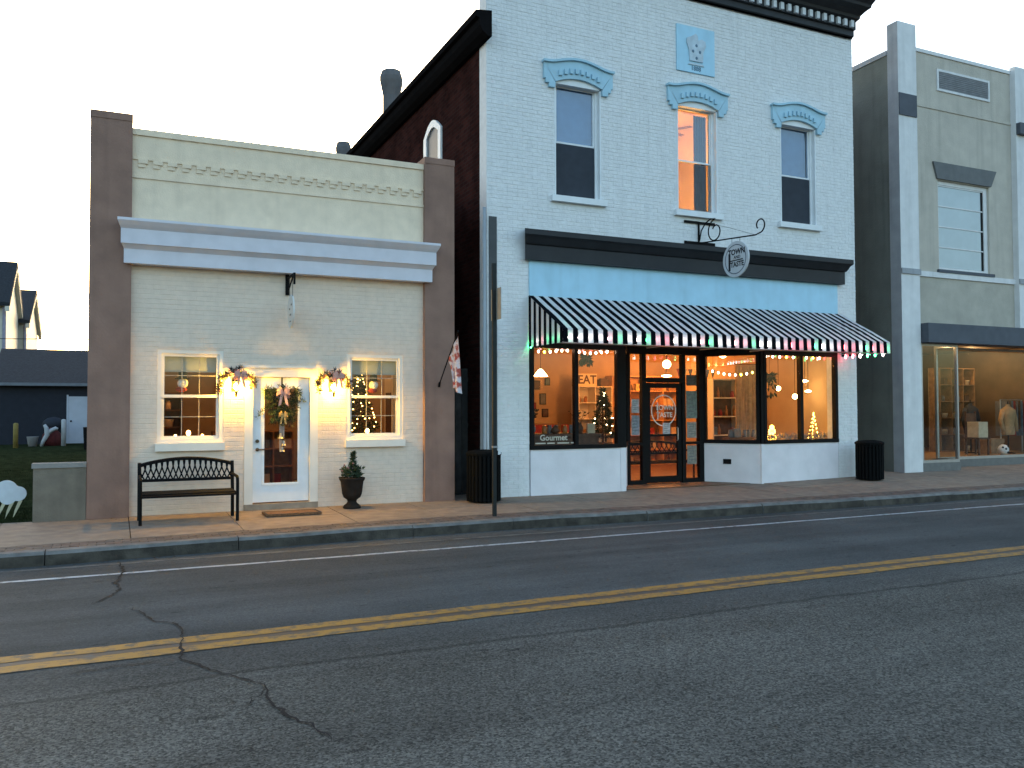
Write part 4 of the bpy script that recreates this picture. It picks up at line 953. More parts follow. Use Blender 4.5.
# ================================================================== olive stucco shop on the right
B3 = thing('olive_stucco_shop', 'olive grey stucco shop with pale pilasters beyond the alley', 'building', (20, .4, 0))
PX = 17.62; W3 = .46
op3 = [(19.18, 21.15, 5.22, 7.55), (18.3, 25.5, 0, 3.75)]
wall_open(MB(), 18.27, 26, 0, 10.78, W3, W3+.3, op3).build('front_wall', stucco3, B3)
MB().box(18.27, 26, W3-.03, W3+.34, 10.78, 10.87).build('coping', pil3, B3)
for x0, x1, z0, zt, bz in ((PX, 18.27, 0, 11.35, 8.98), (22.1, 22.8, 3.80, 10.95, 9.08)):
    p = MB().box(x0, x1, .30, (.62 if x0 < 18 else .459), z0, zt).build('pilaster', pil3, B3)
    MB().box(x0+.0, x1-.03, .27 if x0 < 18 else .18, .2995, bz, bz+(.55 if x0 < 18 else .3)).build('pilaster_block', slate3, p)
    MB().box(x0-.012, x1+.012, .262, .2995, 5.0, 5.135).build('pilaster_band', raw3, p)
MB().box(PX+.012, PX+.30, .621, 16, 0, 10.62).build('side_wall', side3, B3)
MB().box(PX-.0045, PX-.0005, .305, .615, 0, 11.34).build('pilaster_return', raw3, B3)
MB().prismx([(.63, 10.60), (.63, 10.72), (4, 10.66), (16, 10.4), (16, 10.3)], PX-.01, PX+.32).build('side_coping', raw3, B3)
MB().box(PX+.31, 26, 15.7, 16, 0, 9.8).build('rear_wall', side3, B3); MB().box(25.7, 26, W3+.31, 15.7, 0, 9.8).build('side_wall', side3, B3); MB().box(PX+.31, 25.7, W3+.31, 15.7, 9.5, 9.7).build('roof', roofm, B3)
vf = MB()
for q in ((19.2, 19.26, 9.88, 10.45), (21.18, 21.24, 9.88, 10.45), (19.26, 21.18, 9.88, 9.94), (19.26, 21.18, 10.39, 10.45)): vf.box(q[0], q[1], W3-.03, W3-.0005, q[2], q[3])
vfo = vf.build('vent_panel', pil3, B3)
for i in range(9): MB().box(19.26, 21.18, W3-.022+.001*(i % 3), W3-.001, 9.94+.05*i, 9.94+.05*i+.042).build('louvre', mat('louvre_grey', (.22, .225, .23), .8, .1, 6, stain=.3), vfo)
MB().box(18.27, 22.1, W3-.022, W3-.0005, 9.37, 9.42).build('string_course', stucco3, B3)
MB().prism([(18.98, 8.0), (21.42, 8.0), (21.2, 7.57), (19.12, 7.57)], W3-.05, W3-.0005).build('lintel', mat('grey_lintel', (.15, .155, .155), .8, .08, 5, stain=.2), B3)
w = MB()
for q in ((19.18, 19.27, 5.22, 7.55), (21.01, 21.15, 5.22, 7.55), (19.27, 21.01, 7.45, 7.55), (19.27, 21.01, 5.22, 5.30)): w.box(q[0], q[1], W3+.06, W3+.16, q[2], q[3])
win = w.build('window', pil3, B3)
for i in range(4):
    z0 = 5.31+.535*i; MB().box(19.275, 20.93, W3+.09, W3+.097, z0, z0+.50).build('pane', mat('frosted_pane', (.40, .48, .51), .2, .05, 3, spec=.7), win); MB().box(19.275, 21.005, W3+.075, W3+.105, z0+.502, z0+.532).build('glazing_bar', pil3, win)
MB().box(20.935, 21.005, W3+.08, W3+.1, 5.305, 7.44).build('dark_jamb', blackfr, win)
MB().box(19.1, 21.25, W3-.07, W3+.155, 5.137, 5.218).build('sill', slate3, win)
MB().box(18.285, 26, W3-.05, W3-.0005, 5.0, 5.135).build('band', pil3, B3)
MB().box(18.285, 26, W3-.012, W3-.0005, 3.80, 4.999).build('apron_panel', mat('olive_panel', (.46, .425, .355), .9, .07, 3, .3, 30, stain=.3), B3)
MB().box(18.30, 26, .10, W3+.2, 3.30, 3.78).build('canopy', slate3, B3)
# display bays: front bay, then a recessed entrance with a long window
def pane3(P, Q, z0, z1, nm='display_window'):
    P = Vector(P); d = Vector(Q)-P; L = d.length; mb = MB()
    mb.obox(P, d, 0, L, -.05, .02, z0-.07, z0); mb.obox(P, d, 0, L, -.05, .02, z1, z1+.06); mb.obox(P, d, 0, .05, -.05, .02, z0, z1); mb.obox(P, d, L-.05, L, -.05, .02, z0, z1)
    o = mb.build(nm, alum, B3); MB().obox(P, d, .052, L-.052, -.02, -.012, z0+.001, z1-.001).build('pane', pane, o); return o
pane3((18.36, .40), (19.72, .40), .34, 3.23); pane3((19.75, .44), (19.75, 1.06), .34, 3.23, 'return_window'); pane3((19.80, 1.10), (25.6, 1.10), .34, 3.23, 'long_window')
MB().prismz([(18.29, .38), (19.76, .38), (19.76, 1.08), (25.69, 1.08), (25.69, 1.25), (19.65, 1.25), (19.65, .52), (18.29, .52)], .0, .268).build('bulkhead', mat('bulkhead_tile', (.16, .16, .15), .6, .1, 8, stain=.2), B3)
MB().prismz([(18.29, .53), (19.64, .53), (19.64, 1.26), (25.69, 1.26), (25.69, 7), (17.95, 7), (17.95, 1.1), (18.29, 1.1)], .22, .30).build('display_floor', mat('orange_wood_floor', (.42, .22, .08), .4, .15, 6), B3)
rm = MB(); rm.box(17.93, 17.96, 1.02, 7, .3, 3.5); rm.box(17.96, 25.69, 7, 7.05, .3, 3.5); rm.box(25.65, 25.69, 1.26, 7, .3, 3.5)
rm.build('interior_wall', mat('brown_interior', (.15, .10, .06), .8, .15, 2), B3)
MB().box(17.93, 25.69, .77, 7.05, 3.5, 3.55).build('interior_ceiling', mat('brown_ceiling', (.16, .12, .08), .8, .1, 2), B3)
MB().box(18.3, 25.6, .47, 1.2, 3.36, 3.40).build('bay_soffit', mat('soffit', (.35, .28, .2), .8, .1, 4), B3)
stuffg = [brownm, creamg, greyg, redm, tealg]

# ================================================================== beyond the lawn
t = thing('retaining_wall', 'low concrete wall end standing on the grass against the taupe pilaster', 'wall', (-.75, .1, 0))
MB().box(-1.10, -.395, -.10, .13, -.05, .80).build('wall', wallcon, t); MB().box(-1.12, -.393, -.12, .15, .80, .87).build('coping', mat('coping_concrete', (.27, .26, .24), .9, .12, 5, .4, stain=.3), t)
# garage
GY = 25.5; zg = .22
t = thing('navy_garage', 'low dark navy garage with a black shingle roof across the lawn', 'garage', (-1.2, GY, zg))
MB().box(-4.35, 2, GY, GY+7, zg-.4, 2.72).build('wall', navy, t)
for i in range(14): MB().box(-4.35, 2, GY-.012, GY-.0005, zg+.06+.175*i, zg+.06+.175*i+.162).build('clapboard', navy, t)
MB().prismx([(GY-.35, 2.70), (GY-.35, 2.78), (GY+3.5, 4.42), (GY+7.35, 2.78), (GY+7.35, 2.70)], -4.6, 2.3).build('roof', roofm, t)
MB().box(-4.6, 2.3, GY-.40, GY-.352, 2.68, 2.80).build('gutter', mat('gutter_pale', (.16, .18, .20), .6, .1, 5), t)
d = MB().box(-1.78, -.85, GY-.05, GY-.013, zg+.02, 2.25).build('door', mat('garage_door_white', (.46, .50, .56), .6, .05, 4), t)
MB().ball((-1.68, GY-.08, zg+1.0), .04, 8).build('door_knob', blackpt, d); MB().box(-1.85, -1.785, GY-.045, GY-.013, zg+.02, 2.32).build('door_trim', MATS['garage_door_white'], t)
def house(name, label, X, Yr, Zr, Ye, Ze, W_, base=0.):
    """gabled house: ridge along x, right gable end at X"""
    t = thing(name, label, 'house', (X-W_/2, Yr, base)); back_ = 2*Yr-Ye; sl = (Zr-Ze)/(Yr-Ye)
    MB().box(X-W_, X-.25, Ye+.5, back_-.5, base, Ze+.15).build('wall', siding, t)
    MB().prismx([(Ye+.5, Ze+.15), (back_-.5, Ze+.15), (Yr, Zr-.25)], X-.45, X-.25).build('gable', siding, t)
    for s_, nm in ((1, 'roof'), (-1, 'roof')):
        e = Ye if s_ > 0 else back_; MB().prismx([(e, Ze-.05), (e, Ze+.15), (Yr, Zr+.05), (Yr, Zr-.2)], X-W_-.3, X).build(nm, roofm, t)
        MB().prismx([(e, Ze-.35), (e, Ze-.08), (Yr, Zr-.22), (Yr, Zr-.5)], X-.24, X-.02).build('rake_board', siding, t)
    for (u, z) in ((-2.2, Ze-2.2), (-5, Ze-2.2), (-2.2, Ze-4.8)):
        w_ = MB().box(X+u-.5, X+u+.5, Ye+.44, Ye+.499, z, z+1.5).build('window', whitetr, t); MB().box(X+u-.4, X+u+.4, Ye+.42, Ye+.439, z+.1, z+1.4).build('pane', mat('dim_pane', (.04, .06, .08), .15, .05, 5, spec=.8), w_)
    MB().tube([(X-.3, Ye+.3, Ze-.1), (X-.3, Ye+.42, Ze-.5), (X-.3, Ye+.42, base+.3)], .09, 7).build('downspout', mat('downspout_lilac', (.30, .29, .36), .6, .1, 6), t)
house('gabled_house', 'tall cream sided house with steep black roof looming over the garage', -5.21, 42, 10.24, 38.24, 7.37, 9, .3)
house('gabled_house', 'cream sided house set farther back behind the taller gable', -4.82, 50, 9.65, 45.2, 7.1, 9, .3)
# yard things
def bollard(label, x, y, h, m):
    z = hl(x, y)-.02; mb = MB().lathe((x, y, z), [(.085, 0), (.085, h-.05), (.06, h-.01), (.01, h)], 12); single('bollard', mb, m, (x, y, z), label, 'bollard', 'posts in front of the garage', True)
bollard('dull yellow bollard standing in front of the navy garage', -3.42, 22.6, .98, mat('bollard_yellow', (.25, .19, .05), .7, .15, 6))
bollard('white bollard standing beside the white garage door', -1.86, 23.6, 1.08, mat('bollard_white', (.42, .44, .45), .7, .1, 6))
zz = hl(-2.9, 23.6); single('bucket', MB().lathe((-2.93, 23.6, zz-.01), [(.15, 0), (.21, .38), (.22, .39), (.19, .385), (.14, .03)], 14), mat('pale_bucket', (.36, .36, .37), .6, .05, 6), (-2.93, 23.6, zz), 'pale bucket on the grass before the navy garage', 'bucket', smooth=True)
# reindeer-like white ornament in front of a red sack
t = thing('sack_decoration', 'red holiday sack on the grass before the navy garage', 'decoration', (-2.3, 24, zz))
sk = MB(); sk.lathe((-2.28, 24.0, zz), [(.32, 0), (.38, .2), (.34, .45), (.18, .62), (.2, .7), (.10, .72)], 14); sk.build('sack', mat('dull_red_sack', (.11, .02, .02), .9, .2, 9), t, smooth=True)
sh_ = MB(); sh_.ball((-2.25, 24.25, zz+.85), .42, 10, .7); sh_.build('bundle', navy, t, smooth=True)
bollw = MATS['bollard_white']
t = thing('white_ornament', 'white curled yard ornament leaning against the red sack', 'ornament', (-2.45, 23.4, zz))
MB().tube([(-2.62, 23.45, zz), (-2.55, 23.4, zz+.2), (-2.42, 23.4, zz+.45), (-2.45, 23.4, zz+.72), (-2.52, 23.4, zz+.85)], [.06, .07, .09, .08, .05], 8).build('body', bollw, t, smooth=True)
MB().tube([(-2.42, 23.4, zz+.48), (-2.28, 23.4, zz+.62), (-2.12, 23.4, zz+.70), (-2.05, 23.4, zz+.66)], [.07, .08, .08, .05], 8).build('wing', bollw, t, smooth=True)
# dark bin by pilaster
single('wheelie_bin', MB().prism([(-1.02, .25), (-.40, .25), (-.36, 1.05), (-1.06, 1.05)], 20.0, 20.6), blackpt, (-.7, 20.3, .2), 'dark bin on the lawn below the garage door', 'bin')
# cloud shaped ornament with slanting rays
zc = hl(-1.5, .75); t = thing('cloud_ornament', 'white cloud shaped yard ornament with four slanting rays on the lawn', 'ornament', (-1.45, .75, zc))
def outline(cs, n=40):
    o_ = []
    cx = sum(c[0] for c in cs)/len(cs); czz = sum(c[1] for c in cs)/len(cs)
    for i in range(n):
        a = 2*math.pi*i/n; d = Vector((math.cos(a), math.sin(a))); best = .02
        for (x, z, r_) in cs:
            px_, pz = x-cx, z-czz; b_ = d.x*px_+d.y*pz; disc = b_*b_-(px_*px_+pz*pz-r_*r_)
            if disc > 0: best = max(best, b_+math.sqrt(disc))
        o_.append((cx+d.x*best, czz+d.y*best))
    return o_
MB().prism(outline([(-1.52, zc+.43, .155), (-1.36, zc+.37, .115), (-1.66, zc+.36, .10), (-1.50, zc+.33, .12)]), .70, .73).build('cloud', mat('cloud_white', (.62, .68, .72), .7, .06, 8), t)
for i in range(4):
    x = -1.67+.105*i; MB().prism([(x, zc+.26), (x+.055, zc+.26), (x-.02, zc+.10), (x-.075, zc-.01), (x-.05, zc+.12)], .705, .725).build('ray', mat('ray_cream', (.55, .52, .36), .7, .06, 8), t)
# overhead wire
wr = MB(); wr.tube([(-14+i*1.4, 14, 3.75-.0+.010*(i-7)**2) for i in range(14)], .010, 5); single('overhead_wire', wr, blackpt, (-8, 14, 3.8), 'thin black overhead wire crossing behind the cream shop', 'wire')

# ================================================================== inside the shops
WARM = (1, .31, .06)
def shelf_unit(name, label, x0, x1, y0, y1, z0, z1, cols, rows, m, back_m=None):
    t = thing(name, label, 'shelf', ((x0+x1)/2, (y0+y1)/2, z0)); th = .028
    for i in range(cols+1): x = x0+(x1-x0-th)*i/cols; MB().box(x, x+th, y0, y1, z0, z1).build('upright', m, t)
    cw = (x1-x0-th)/cols
    for j in range(rows+1):
        z = z0+(z1-z0-th)*j/rows
        for i in range(cols): MB().box(x0+cw*i+th, x0+cw*(i+1), y0+.002, y1-.002, z, z+th).build('shelf_board', m, t)
    MB().box(x0, x1, y1+.001, y1+.012, z0, z1).build('back_panel', back_m or m, t)
    return [(x0+cw*i+th, x0+cw*(i+1), z0+(z1-z0-th)*j/rows+th, (z1-z0-th)/rows-th) for j in range(rows) for i in range(cols)]
def jar_mesh(r_, h): return MB().lathe((0, 0, 0), [(r_*.9, 0), (r_, .01), (r_, h*.72), (r_*.7, h*.82), (r_*.72, h*.84), (r_*.72, h), (.004, h)], 10)
def box_mesh(w_, d_, h): return MB().box(-w_/2, w_/2, -d_/2, d_/2, 0, h)
def bottle_mesh(r_, h): return MB().lathe((0, 0, 0), [(r_*.9, 0), (r_, .01), (r_, h*.55), (r_*.35, h*.75), (r_*.33, h), (.004, h)], 10)
def basket_mesh(r_, h): return MB().lathe((0, 0, 0), [(r_*.8, 0), (r_, h*.8), (r_*1.05, h), (r_*.95, h), (r_*.75, .02)], 12)
KINDS = {}
def good(kind, m, place, x, y, z, w=None):
    """one item on a shelf; alike items on one shelf share a label and a group"""
    nm, cat = {'jar': ('jar', 'jar'), 'box': ('goods_box', 'box'), 'bottle': ('bottle', 'bottle'), 'basket': ('basket', 'basket')}[kind]
    cn = {'shelf': 'wicker', 'slate': 'slate blue'}.get(m.name.split('_')[0], m.name.split('_')[0]); key = (kind, m.name, place)
    if key not in KINDS:
        mb = {'jar': lambda: jar_mesh(.055, .17), 'box': lambda: box_mesh(.16, .10, .20), 'bottle': lambda: bottle_mesh(.04, .27), 'basket': lambda: basket_mesh(.11, .14)}[kind]()
        o = mb.build(nm, m, None, None, kind != 'box'); KINDS[key] = o
        tag(o, '%s %s standing on the %s' % (cn, {'jar': 'lidded jar', 'box': 'goods box', 'bottle': 'slim bottle', 'basket': 'round basket'}[kind], place), cat, '%s %s items on the %s' % (cn, kind, place))
    else: o = KINDS[key].copy(); COL.objects.link(o)
    o.location = (x, y, z); o.rotation_euler = (0, 0, random.uniform(-.3, .3)); return o
def stock(cells, y, place, kinds, rnd, fill=.8):
    for (a, b_, z, h) in cells:
        x = a+.09
        while x < b_-.07:
            if rnd.random() < fill:
                k, m = rnd.choice(kinds)
                if h > .29 or k != 'bottle': good(k, m, place, x, y+rnd.uniform(-.03, .03), z+.001)
            x += rnd.uniform(.16, .24)
rnd = random.Random(31)
def pendant(label, x, y, z, ztop, r_, watts, shape='cone', strength=5, col=WARM):
    t = thing('pendant_lamp', label, 'lamp', (x, y, ztop))
    MB().tube([(x, y, z+r_*.9), (x, y, ztop)], .006, 5).build('cord', blackpt, t)
    g_ = glow('lamp_glow_%d' % strength, (1, .62, .26), strength)
    if shape == 'cone': MB().lathe((x, y, z), [(r_, 0), (r_*.25, r_*.95), (r_*.1, r_)], 14).build('lamp_shade', g_, t)
    elif shape == 'globe': MB().ball((x, y, z+r_*.2), r_, 14).build('globe', g_, t, smooth=True)
    else: MB().lathe((x, y, z), [(.004, -.02), (r_, 0), (r_, .02), (.02, .04)], 16).build('disc', g_, t)
    if watts: add_light(t, (x, y, z-.18), col, watts, .10)
    return t
# --- white brick shop, ground floor
pendant('glowing cone pendant lamp deep in the window with the EAT sign', 8.95, 3.0, 2.42, 3.4, .17, 9)
pendant('round pendant lamp over the middle of the white brick shop', 11.9, 4.2, 2.85, 3.4, .12, 15, 'globe')
pendant('glowing globe pendant in front of the hanging dark plant', 14.22, .95, 2.12, 3.4, .055, 0, 'globe', 9)
pendant('small disc ceiling lamp above the spiral light tree', 14.95, .85, 2.30, 3.4, .075, 0, 'disc', 9)
pendant('lower small disc lamp next to the spiral light tree', 15.15, .95, 2.06, 3.4, .07, 0, 'disc', 9)
pendant('small twin globe lamp near the window mullion', 14.78, 1.0, 1.93, 3.4, .06, 0, 'globe', 9)
pendant('pendant lamp seen through the glazed shop door', 12.2, 2.6, 2.45, 3.4, .12, 17, 'disc', 8)
pendant('round pendant lamp above the goods shelf behind the door', 14.2, 5.4, 2.9, 3.4, .12, 28, 'globe')
pendant('round pendant lamp near the angled window bay', 13.2, 1.7, 2.95, 3.4, .10, 2.4, 'globe')
c = shelf_unit('cube_shelf', 'white cube shelf full of goods under the EAT sign', 11.72, 12.82, 6.1, 6.5, .012, 2.30, 2, 5, whitesh)
stock(c, 6.28, 'white cube shelf', [('jar', amber), ('box', brownm), ('box', creamg), ('basket', wood), ('jar', redm)], rnd)
t = thing('eat_sign', 'lit cream board reading EAT on top of the cube shelf', 'sign', (12.08, 6.3, 2.30))
MB().box(11.78, 12.42, 6.28, 6.32, 2.303, 2.66).build('board', mat('eat_board', (.8, .66, .42), .6, .04, 6), t); text('lettering', 'EAT', .34, brownm, t, (12.10, 6.277, 2.48), ext=.003)
single('toaster', MB().box(12.50, 12.78, 6.2, 6.4, 2.302, 2.50).box(12.53, 12.75, 6.26, 6.34, 2.50, 2.53), brownm, (12.64, 6.3, 2.302), 'dark toaster beside the EAT board', 'toaster')
c = shelf_unit('goods_shelf', 'tall wooden goods shelf facing the glazed shop door', 12.95, 15.30, 6.3, 6.7, .012, 2.62, 4, 6, mat('honey_wood', (.55, .30, .12), .6, .15, 8))
stock(c, 6.46, 'wooden goods shelf', [('jar', amber), ('box', redm), ('box', creamg), ('bottle', brownm), ('basket', wood), ('box', goldm)], rnd, .9)
c = shelf_unit('side_shelf', 'narrow white shelf with bottles in the angled window bay', 13.72, 14.62, 2.75, 3.1, .012, 2.42, 1, 5, whitesh, brownm)
stock(c, 2.9, 'narrow white shelf', [('bottle', brownm), ('jar', redm), ('box', tealg), ('bottle', amber)], rnd, .9)
c = shelf_unit('wall_shelf', 'low wooden shelf against the far wall by the cone lamp', 9.2, 11.3, 6.6, 6.95, .012, 1.25, 3, 3, wood)
stock(c, 6.75, 'low wooden shelf', [('box', brownm), ('jar', creamg), ('basket', wood)], rnd)
t = thing('display_table', 'dark wooden display table inside the lettered window', 'table', (8.2, .9, .012))
MB().box(7.30, 9.05, .45, 1.25, 1.10, 1.16).build('tabletop', brownm, t)
for x in (7.36, 8.96):
    for y in (.52, 1.18): MB().box(x, x+.05, y-.025, y+.025, .012, 1.10).build('leg', brownm, t)
MB().box(7.36, 9.0, .5, .52, .3, 1.099).build('front_panel', brownm, t)
for i in range(9): good(*rnd.choice([('jar', amber), ('box', creamg), ('basket', wood), ('jar', greyg)]), 'dark display table', 7.45+.18*i, .75+rnd.uniform(-.15, .15), 1.161)
def xmas(label, x, y, z, H, R0, seed, bulbs, bm, dens=1500, m=dgreen, bsize=.012):
    rn = random.Random(seed); t = thing('christmas_tree', label, 'christmas tree', (x, y, z))
    MB().tube([(x, y, z), (x, y, z+H*.95)], [.03, .006], 7).build('trunk', brownm, t); mb = MB()
    for i in range(dens):
        v = rn.random()**1.4; rad = R0*(1-v)*(.55+.45*rn.random())*(.8+.2*math.sin(v*40)); a = rn.uniform(0, 6.28)
        p = (x+rad*math.cos(a), y+rad*math.sin(a), z+.10*H+.88*H*v)
        for _ in range(4): mb.leaf(p, (math.cos(a)+rn.gauss(0, .5), math.sin(a)+rn.gauss(0, .5), rn.gauss(-.1, .4)), rn.uniform(.05, .11), .009)
    mb.build('foliage', m, t); pr = None
    for i in range(bulbs):
        v = rn.random()**1.3*.95; a = rn.uniform(0, 6.28); rad = R0*(1-v)*1.0+.01; loc = (rad*math.cos(a), rad*math.sin(a), .10*H+.88*H*v)
        if pr is None: pr = MB().ball((x, y, z), bsize, 6).build('fairy_light', bm, t); o = pr
        else: o = dupe(pr)
        o.location = loc
    return t
fairy = glow('fairy_warm', (1, .52, .13), 4.5)
xmas('small dark christmas tree in front of the cube shelf', 10.05, 2.05, .9, 1.25, .36, 5, 22, glow('fairy_dim', (1, .7, .35), 10), 900)
single('plant_stand', MB().lathe((10.05, 2.05, .012), [(.2, 0), (.2, .03), (.05, .06), (.05, .8), (.22, .85), (.22, .888)], 14), brownm, (10.05, 2.05, .012), 'dark pedestal under the small christmas tree', 'stand')
def hanging_plant(label, x, y, z, r_, seed, ztop=3.4, trail=.5):
    rn = random.Random(seed); t = thing('hanging_plant', label, 'plant', (x, y, ztop)); MB().tube([(x, y, ztop), (x, y, z)], .005, 4).build('cord', brownm, t)
    MB().lathe((x, y, z-.12), [(.05, 0), (.10, .1), (.11, .14), (.09, .13)], 10).build('pot', brownm, t); mb = MB()
    for i in range(150): a = rn.uniform(0, 6.28); d = Vector((math.cos(a), math.sin(a), rn.uniform(-.9, .8))); mb.leaf((x, y, z), d, r_*rn.uniform(.5, 1.2), .02)
    for i in range(60): a = rn.uniform(0, 6.28); mb.leaf((x+.12*math.cos(a), y+.12*math.sin(a), z-rn.uniform(.0, r_*trail)), (math.cos(a)*.4, math.sin(a)*.4, -1), .12, .025)
    mb.build('leaves', dgreen, t)
hanging_plant('spiky dark plant hanging above the EAT sign', 10.16, 3.0, 2.86, .22, 1); hanging_plant('trailing dark plant hanging beside the globe pendant', 14.05, 1.05, 2.42, .20, 2, trail=2.2)
for i, (x, z, w_, h, m) in enumerate(((10.95, 2.35, .22, .26, brownm), (11.15, 1.95, .20, .32, greyg), (10.85, 1.75, .16, .2, redm), (11.30, 2.45, .16, .22, tealg), (11.22, 1.55, .2, .24, brownm), (10.4, 2.1, .3, .22, greyg))):
    t = thing('picture_frame', ['small brown picture frame high on the far wall', 'tall grey picture frame on the far wall', 'little red picture on the far wall', 'slate blue picture beside the cube shelf top', 'brown picture low beside the cube shelf', 'wide grey picture on the far wall by the cone lamp'][i], 'picture', (x, RY, z))
    MB().box(x-w_/2, x+w_/2, RY-.03, RY-.001, z-h/2, z+h/2).build('frame', blackfr, t); MB().box(x-w_/2+.02, x+w_/2-.02, RY-.034, RY-.0305, z-h/2+.02, z+h/2-.02).build('print', m, t)
# interior string lights over the windows
def inner_string(label, pts, cols): 
    t = thing('indoor_string_lights', label, 'string lights', pts[0]); MB().tube([Vector(p)+Vector((0, 0, .03)) for p in pts], .004, 4).build('wire', dgreen, t)
    for p, c_ in zip(pts, cols): MB().ball(p, .024, 7, 1.3).build('bulb', {'w': glow('in_white', (1, .72, .5), 3.5), 'y': glow('in_yellow', (1, .72, .05), 5), 'p': glow('in_pink', (1, .4, .28), 5)}[c_], t)
inner_string('warm bulbs strung along the head of the lettered window', [(7.35+.13*i, .20, 2.80-.02*math.sin(i*.8)) for i in range(14)], 'wpywwpwpwpwwpw')
inner_string('bulbs strung across the head of the angled window bay', [(12.45+.115*i, 1.15-.06*i, 2.52-.09*math.sin(math.pi*i/8)) for i in range(9)], 'wpwwpywyp')
inner_string('yellow bulbs strung along the head of the far display window', [(13.2+.2*i, .22, 2.82) for i in range(9)], 'wpwywywyp')
# door-side things
bench('lattice_bench', 'black lattice backed bench standing just inside the shop door', 10.35, 12.25, 2.05, 1.62, .012, .86, cells=14)
for i, (x, z, w_, h, Yp, lb) in enumerate(((10.285, 1.72, .20, .30, Y0-.004, 'white notice taped high on the side light by the door'), (10.285, 1.30, .21, .44, Y0-.004, 'grey notice taped low on the side light by the door'), (11.10, 1.20, .20, .29, Y0-.008, 'white notice on the door below the round decal'),
        (11.79, 1.75, .30, .62, Y0-.004, 'large grey green poster in the side light by the pull handle'), (11.79, 1.18, .26, .36, Y0-.004, 'mottled white notice under the grey green poster'), (11.79, 2.30, .28, .24, Y0-.004, 'dark notice at the top of the side light'), (11.79, .62, .26, .42, Y0-.004, 'mottled sheet in the lower side light pane'))):
    m_ = mat('poster_%d' % i, ((.55, .56, .58), (.33, .36, .40), (.60, .58, .58), (.22, .27, .24), (.36, .34, .29), (.10, .11, .10), (.30, .29, .24))[i], .8, .25, 16)
    o = single('paper_notice', MB().box(x-w_/2, x+w_/2, Yp-.003, Yp-.0015, z-h/2, z+h/2), m_, (x, Yp, z-h/2), lb, 'notice')
    for k in range(5): MB().box(x-w_*.36, x+w_*(.36-.1*(k % 3)), Yp-.0038, Yp-.0031, z+h*(.34-.15*k), z+h*(.37-.15*k)).build('print_line', greyg, o)
# display ledge with lit decorations in the far windows
t = thing('display_ledge', 'low window ledge carrying lit decorations in the far display window', 'ledge', (14, .5, .012)); MB().box(12.98, 15.38, .24, .80, .86, .92).build('top', whitesh, t); MB().box(13.0, 15.36, .70, .78, .012, .859).build('front', whitesh, t)
fl = MB(); rn = random.Random(8)
for i in range(520): fl.leaf((13.05+2.2*rn.random(), .35+.12*rn.random(), .93+.10*rn.random()), (rn.gauss(0, 1), rn.gauss(0, 1), rn.gauss(.6, .6)), .11, .012)
single('frosted_garland', fl, mat('frosted_needles', (.42, .36, .30), .8, .25, 12), (14.1, .4, .92), 'frosted pale garland lying along the window ledge', 'garland')
sp_ = MB(); t = thing('spiral_light_tree', 'golden spiral wire tree of lights in the far display pane', 'light decoration', (14.92, .55, .92)); bs = None
pts = [(14.92+.13*(1-i/70)*math.cos(i*.62), .55+.13*(1-i/70)*math.sin(i*.62), .93+.62*i/70) for i in range(71)]
MB().tube(pts, .006, 5).build('wire', goldm, t)
for i in range(0, 71, 2):
    if bs is None: bs = MB().ball((14.92, .55, .92), .012, 6).build('fairy_light', glow('gold_bulb', (1, .55, .08), 5), t); o = bs
    else: o = dupe(bs)
    o.location = Vector(pts[i])-Vector((14.92, .55, .92))
t = thing('wicker_light_cone', 'golden lit wire snowman shape beside the window mullion', 'light decoration', (13.65, .55, .92))
for k, (z, r_) in enumerate(((1.0, .10), (1.13, .075), (1.23, .045))):
    for j in range(5):
        a = j*math.pi/5; MB().tube([(13.65+r_*math.cos(q)*math.cos(a), .55+r_*math.cos(q)*math.sin(a), z+r_*math.sin(q)) for q in [2*math.pi*i/14 for i in range(15)]], .006, 5).build('light_wire', glow('gold_wire', (1, .52, .07), 2.5), t)
for i in range(6): good(*rnd.choice([('box', greyg), ('jar', greyg), ('bottle', greyg)]), 'window ledge of the angled bay', 13.0+.0*i, 1.0+.0*i, 0.0).location = (12.78+.13*i, .95-.03*(i % 2), 1.001)
t = thing('bay_table', 'narrow dark table standing in the angled window bay', 'table', (13.1, .95, .012)); MB().box(12.68, 13.6, .84, 1.12, .94, 1.0).build('tabletop', brownm, t)
for x in (12.72, 13.52): MB().box(x, x+.05, .95, 1.0, .012, .939).build('leg', brownm, t)
single('wall_cabinet', MB().box(15.05, 15.41, 3.4, 5.2, .012, 2.2).box(15.02, 15.049, 3.45, 4.27, .1, 2.1).box(15.02, 15.049, 4.33, 5.15, .1, 2.1), brownm, (15.2, 4.3, .012), 'brown two door cabinet on the alley side wall of the shop', 'cabinet')

# --- cream shop
for lb, x, y in (('round ceiling lamp above the front of the cream shop', 1.3, 2.2), ('round ceiling lamp above the far end of the cream shop', 3.8, 3.6)):
    pendant(lb, x, y, 2.95, 3.3, .10, 5, 'globe', 4)
xmas('lit christmas tree filling the window above the urn', 4.12, .98, .02, 2.45, .66, 3, 170, fairy, 1700, green, .011)
def snowman(label, x, y, z):
    t = thing('snowman_ornament', label, 'ornament', (x, y, z)); MB().ball((x, y, z+.10), .085, 12).build('face', whitem, t, smooth=True)
    MB().lathe((x, y, z+.165), [(.12, 0), (.12, .015), (.07, .02), (.065, .12), (.004, .125)], 12).build('hat', blackpt, t); MB().ball((x-.02, y, z+.0), .075, 10, .6, 1.2).build('scarf', redm, t, smooth=True)
    MB().lathe((x, y-.085, z+.09), [(.012, 0), (.003, .012)], 6).build('nose', goldm, t); MB().tube([(x, y, z+.29), (x, y, z+.62)], .003, 4).build('string', brownm, t)
snowman('snowman head ornament hung in the window above the bench', .99, .22, 2.0); snowman('snowman head ornament hung in the window beside the christmas tree', 4.18, .22, 2.0)
